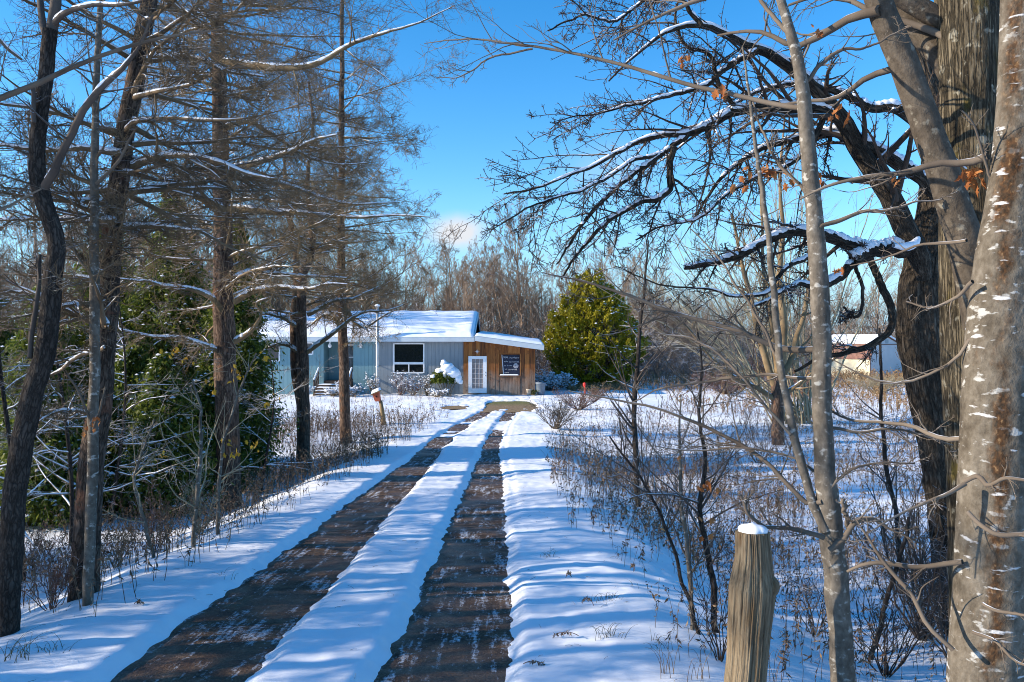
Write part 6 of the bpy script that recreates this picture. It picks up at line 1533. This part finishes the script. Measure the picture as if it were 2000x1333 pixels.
# ------------------------------------------------------------------ weeds and grass
rng = np.random.default_rng(71)
WEED = m_island('weed_stalks', [(.06, .040, .028), (.12, .078, .05), (.20, .14, .09), (.09, .05, .032), (.28, .21, .14), (.15, .075, .04)], .9)
TAN = m_island('dry_grass', [(.22, .13, .06), (.33, .22, .11), (.16, .08, .04), (.40, .29, .16), (.20, .10, .05)], .9, .2)
def weeds(name, label, xy, h0, h1, rng, rmin, leaves, lsize, mat=None, snow=.0, seed_heads=.3):
    x, y = xy; n = len(x); z = ground_h(x, y); h = rng.uniform(h0, h1, n); K = 5; q = np.linspace(0, 1, K); a = rng.uniform(0, 2 * PI, n); le = rng.uniform(.05, .45, n) * h
    P = np.stack([x[:, None] + (le * np.cos(a))[:, None] * q ** 1.8, y[:, None] + (le * np.sin(a))[:, None] * q ** 1.8, z[:, None] - .04 + h[:, None] * (q - .12 * q ** 3)], -1)
    P += (.02 * h)[:, None, None] * rng.standard_normal(P.shape) * (q > 0)[None, :, None]
    R = np.linspace(1, .6, K)[None] * np.full((n, 1), rmin) ; m = MB(); m.tubes(P, R, 3)
    M = n * leaves
    if M:
        par = np.repeat(np.arange(n), leaves); f = rng.uniform(.25, 1, M) * (K - 1); i = np.minimum(f.astype(int), K - 2); C = P[par, i] + (P[par, i + 1] - P[par, i]) * (f - i)[:, None]
        A = nrm(rng.standard_normal((M, 3)) * (.8, .8, .5) + (0, 0, -.7)); B = nrm(np.cross(A, rng.standard_normal((M, 3)))); s = lsize * rng.uniform(.5, 1.2, M)[:, None]
        m.quads(C + A * s, A * s, B * s * .28)
        k = rng.random(n) < seed_heads
        par = np.repeat(np.where(k)[0], 9); C = P[par, -1] + rng.standard_normal((len(par), 3)) * lsize * (.45, .45, .9)
        A = nrm(rng.standard_normal((len(par), 3)) + (0, 0, .5)) * lsize * .45; B = nrm(np.cross(A, rng.standard_normal((len(par), 3)))) * lsize * .2; m.quads(C, A, B)
    o = m.build(name, mat or WEED, None, smooth=False); props(o, label, 'weeds', kind='stuff')
    if snow:
        pass
    return o
def scatter(n, x0, x1, y0, y1, fn=None, dens=.9, sc=.5, off=0):
    x, y = rng.uniform(x0, x1, n * 4), rng.uniform(y0, y1, n * 4)
    k = (fbm(x * sc + off, y * sc, 9.0, 3) > rng.normal(0, dens, n * 4))
    if fn is not None: k &= fn(x, y)
    return x[k][:n], y[k][:n]
def clear(x, y):
    (a, b), (c, d) = track_edges(y)
    return ((x < a - .55) | (x > d + .7)) & ~((np.abs(x) < 2.6) & (y > 29.5))
right_edge = lambda x, y: clear(x, y) & (x > .55 + .25 * vnoise(y * .7, 3.3) + .018 * (y - 6))
weeds('dry_weeds', 'dense brown goldenrod stalks on the right bank of the driveway', scatter(1500, .6, 4.8, 8.5, 19, right_edge, .75, .75), .25, .85, rng, .0030, 8, .028)
weeds('dry_weeds', 'scattered brown weed stalks in the snow at lower right', scatter(560, .9, 4.2, 4.6, 10, right_edge, .6, .7), .18, .62, rng, .0021, 10, .024)
weeds('dry_weeds', 'thin brown weeds over the snowy field beyond the bank', scatter(3400, 1.8, 20, 13, 31, clear, .6, .33), .2, .65, rng, .0048, 6, .038)
weeds('dry_weeds', 'tan grass and seed stalks scattered over the right field', scatter(2600, 1.4, 14, 7.5, 26, right_edge, .8, .8), .15, .55, rng, .0030, 5, .035, TAN)
weeds('dry_weeds', 'brown weeds along the bank under the pines at left', scatter(1500, -6.5, -2.7, 5.2, 19, clear, .6, .6), .25, .75, rng, .0030, 8, .028)
weeds('dry_weeds', 'dark weeds between the pines and the yard at left', scatter(1300, -7.5, -2.6, 17, 27, clear, .4, .35), .3, .8, rng, .0048, 8, .036)
weeds('dry_weeds', 'sparse tan weeds in the yard before the house', scatter(420, -13, -2.3, 27, 39, clear, .5, .4), .15, .6, rng, .005, 4, .04, TAN)
weeds('meadow_grass', 'tan and rust dry grass across the far field', scatter(7000, 5, 48, 47, 73, None, .30, .12), .35, 1.0, rng, .012, 4, .10, TAN)
weeds('meadow_grass', 'patchy dry grass in the near field before the shed', scatter(2600, 7, 34, 30, 47, lambda x, y: x > 5 + (y - 30) * .1, .35, .22), .25, .8, rng, .009, 5, .07, TAN)
weeds('meadow_grass', 'golden grass tuft ring under the round evergreen', scatter(700, 3.2, 6.6, 43.8, 47, None, 2, .3), .15, .45, rng, .012, 4, .08, TAN)
# single plants poking through the snow near the drive
GRASSB = m_island('grass_blades', [(.07, .075, .02), (.13, .12, .035), (.22, .17, .07), (.10, .08, .03)], .8, .3)
def tuft(px, py, h, n, label, mat=GRASSB, wd=.05, curl=.9):
    p = gp(px, py); rt = thing('grass_tuft', label, 'grass', p); K = 6; q = np.linspace(0, 1, K); a = rng.uniform(0, 2 * PI, n); L_ = h * rng.uniform(.5, 1, n)
    b = p + np.stack([wd * rng.standard_normal(n), wd * rng.standard_normal(n), np.full(n, -.02)], -1); le = L_ * rng.uniform(.2, curl, n)
    P = b[:, None] + np.stack([(le * np.cos(a))[:, None] * q ** 1.6, (le * np.sin(a))[:, None] * q ** 1.6, L_[:, None] * (q - .45 * q ** 2.5)], -1)
    m = MB(); m.tubes(P, np.linspace(1, .25, K)[None] * np.full((n, 1), .0021), 3); m.build('blade', mat, rt); return rt
for px, py, h, n, lab in ((1192, 1172, .10, 40, 'grass tuft in a melted hollow on the right bank'), (1186, 1245, .20, 22, 'green-brown grass tuft in the snow near the front right'), (1070, 1088, .14, 16, 'small grass tuft right of the wheel track'),
                          (90, 1275, .16, 18, 'grass tuft in a small hollow near the lower left corner'), (435, 1130, .12, 6, 'two bent grass blades on the left snow bank'), (130, 1190, .12, 5, 'thin bent blades on the snow left'), (1290, 1260, .14, 14, 'grass blades left of the fence post'),
                          (345, 1070, .22, 14, 'yellowish grass clump at the foot of the left bank'), (40, 1290, .3, 18, 'dry stalk clump in the lower left corner'), (1245, 1150, .12, 8, 'few brown blades on the right bank')):
    tuft(px, py, h, n, lab)
for px, py, h, n, lab in ((1305, 1320, .42, 9, 'tall pale feathery grass before the fence post'), (1500, 1330, .5, 12, 'tall pale grass right of the fence post foot'), (1360, 1330, .4, 8, 'pale grass stems at the bottom edge by the post')):
    tuft(px, py, h, n, lab, TAN, .04, .35)
def frond(px, py, L_, ang, label, mat=WEED):
    p = gp(px, py); rt = thing('weed_stalk', label, 'weed', p); K = 9; q = np.linspace(0, 1, K)
    d = np.array([math.cos(ang), math.sin(ang) * .5, 0]); P = p + d * (L_ * q)[:, None] + np.array([0, 0, 1.0]) * (.02 + L_ * (.5 * q - .55 * q ** 2))[:, None]
    m = MB(); m.tubes(P, np.linspace(.0026, .0012, K), 4); M = 40; f = rng.uniform(.3, 1, M) * (K - 1); i = np.minimum(f.astype(int), K - 2); C = P[i] + (P[i + 1] - P[i]) * (f - i)[:, None]
    A = nrm(rng.standard_normal((M, 3)) + (0, 0, -.8)) * .013; B = nrm(np.cross(A, rng.standard_normal((M, 3)))) * .004; m.quads(C + A, A, B); m.build('stalk', mat, rt, smooth=False)
for px, py, L_, an, lab in ((1022, 1305, .12, .2, 'dark withered weed lying on the snow at the front'), (1130, 1250, .16, 2.8, 'thin dark twig lying on the right bank'), (262, 1185, .10, 1.2, 'dark fern-like weed on the left snow'), (1240, 1120, .3, 1.6, 'brown stalk leaning on the right bank'), (1160, 1190, .3, 1.8, 'drooping brown weed at the edge of the right bank'), (1105, 1135, .26, 1.4, 'lone brown weed stalk right of the track')):
    frond(px, py, L_, an, lab)

# twig and needle litter lying on the snow
n = 420; x, y = rng.uniform(-3.2, 1.6, n), 3.6 + 12 * rng.random(n) ** 1.3
C = np.stack([x, y, ground_h(x, y) + .006], -1); a = rng.uniform(0, 2 * PI, n); L_ = rng.uniform(.008, .035, n)
k = ~(((x > -2.25) & (x < -1.3)) | ((x > -.85) & (x < .1))); C, a, L_ = C[k], a[k], L_[k]
D = np.stack([np.cos(a), np.sin(a), .25 * rng.standard_normal(len(a))], -1) * L_[:, None]
P = np.stack([C - D, C + (0, 0, .004), C + D], 1)
props(MB().tubes(P, np.full((len(a), 3), .0014), 4).build('twig_litter', T_CHERRY), 'tiny dark twigs and needles fallen on the snow beside the tracks', 'litter', kind='stuff')
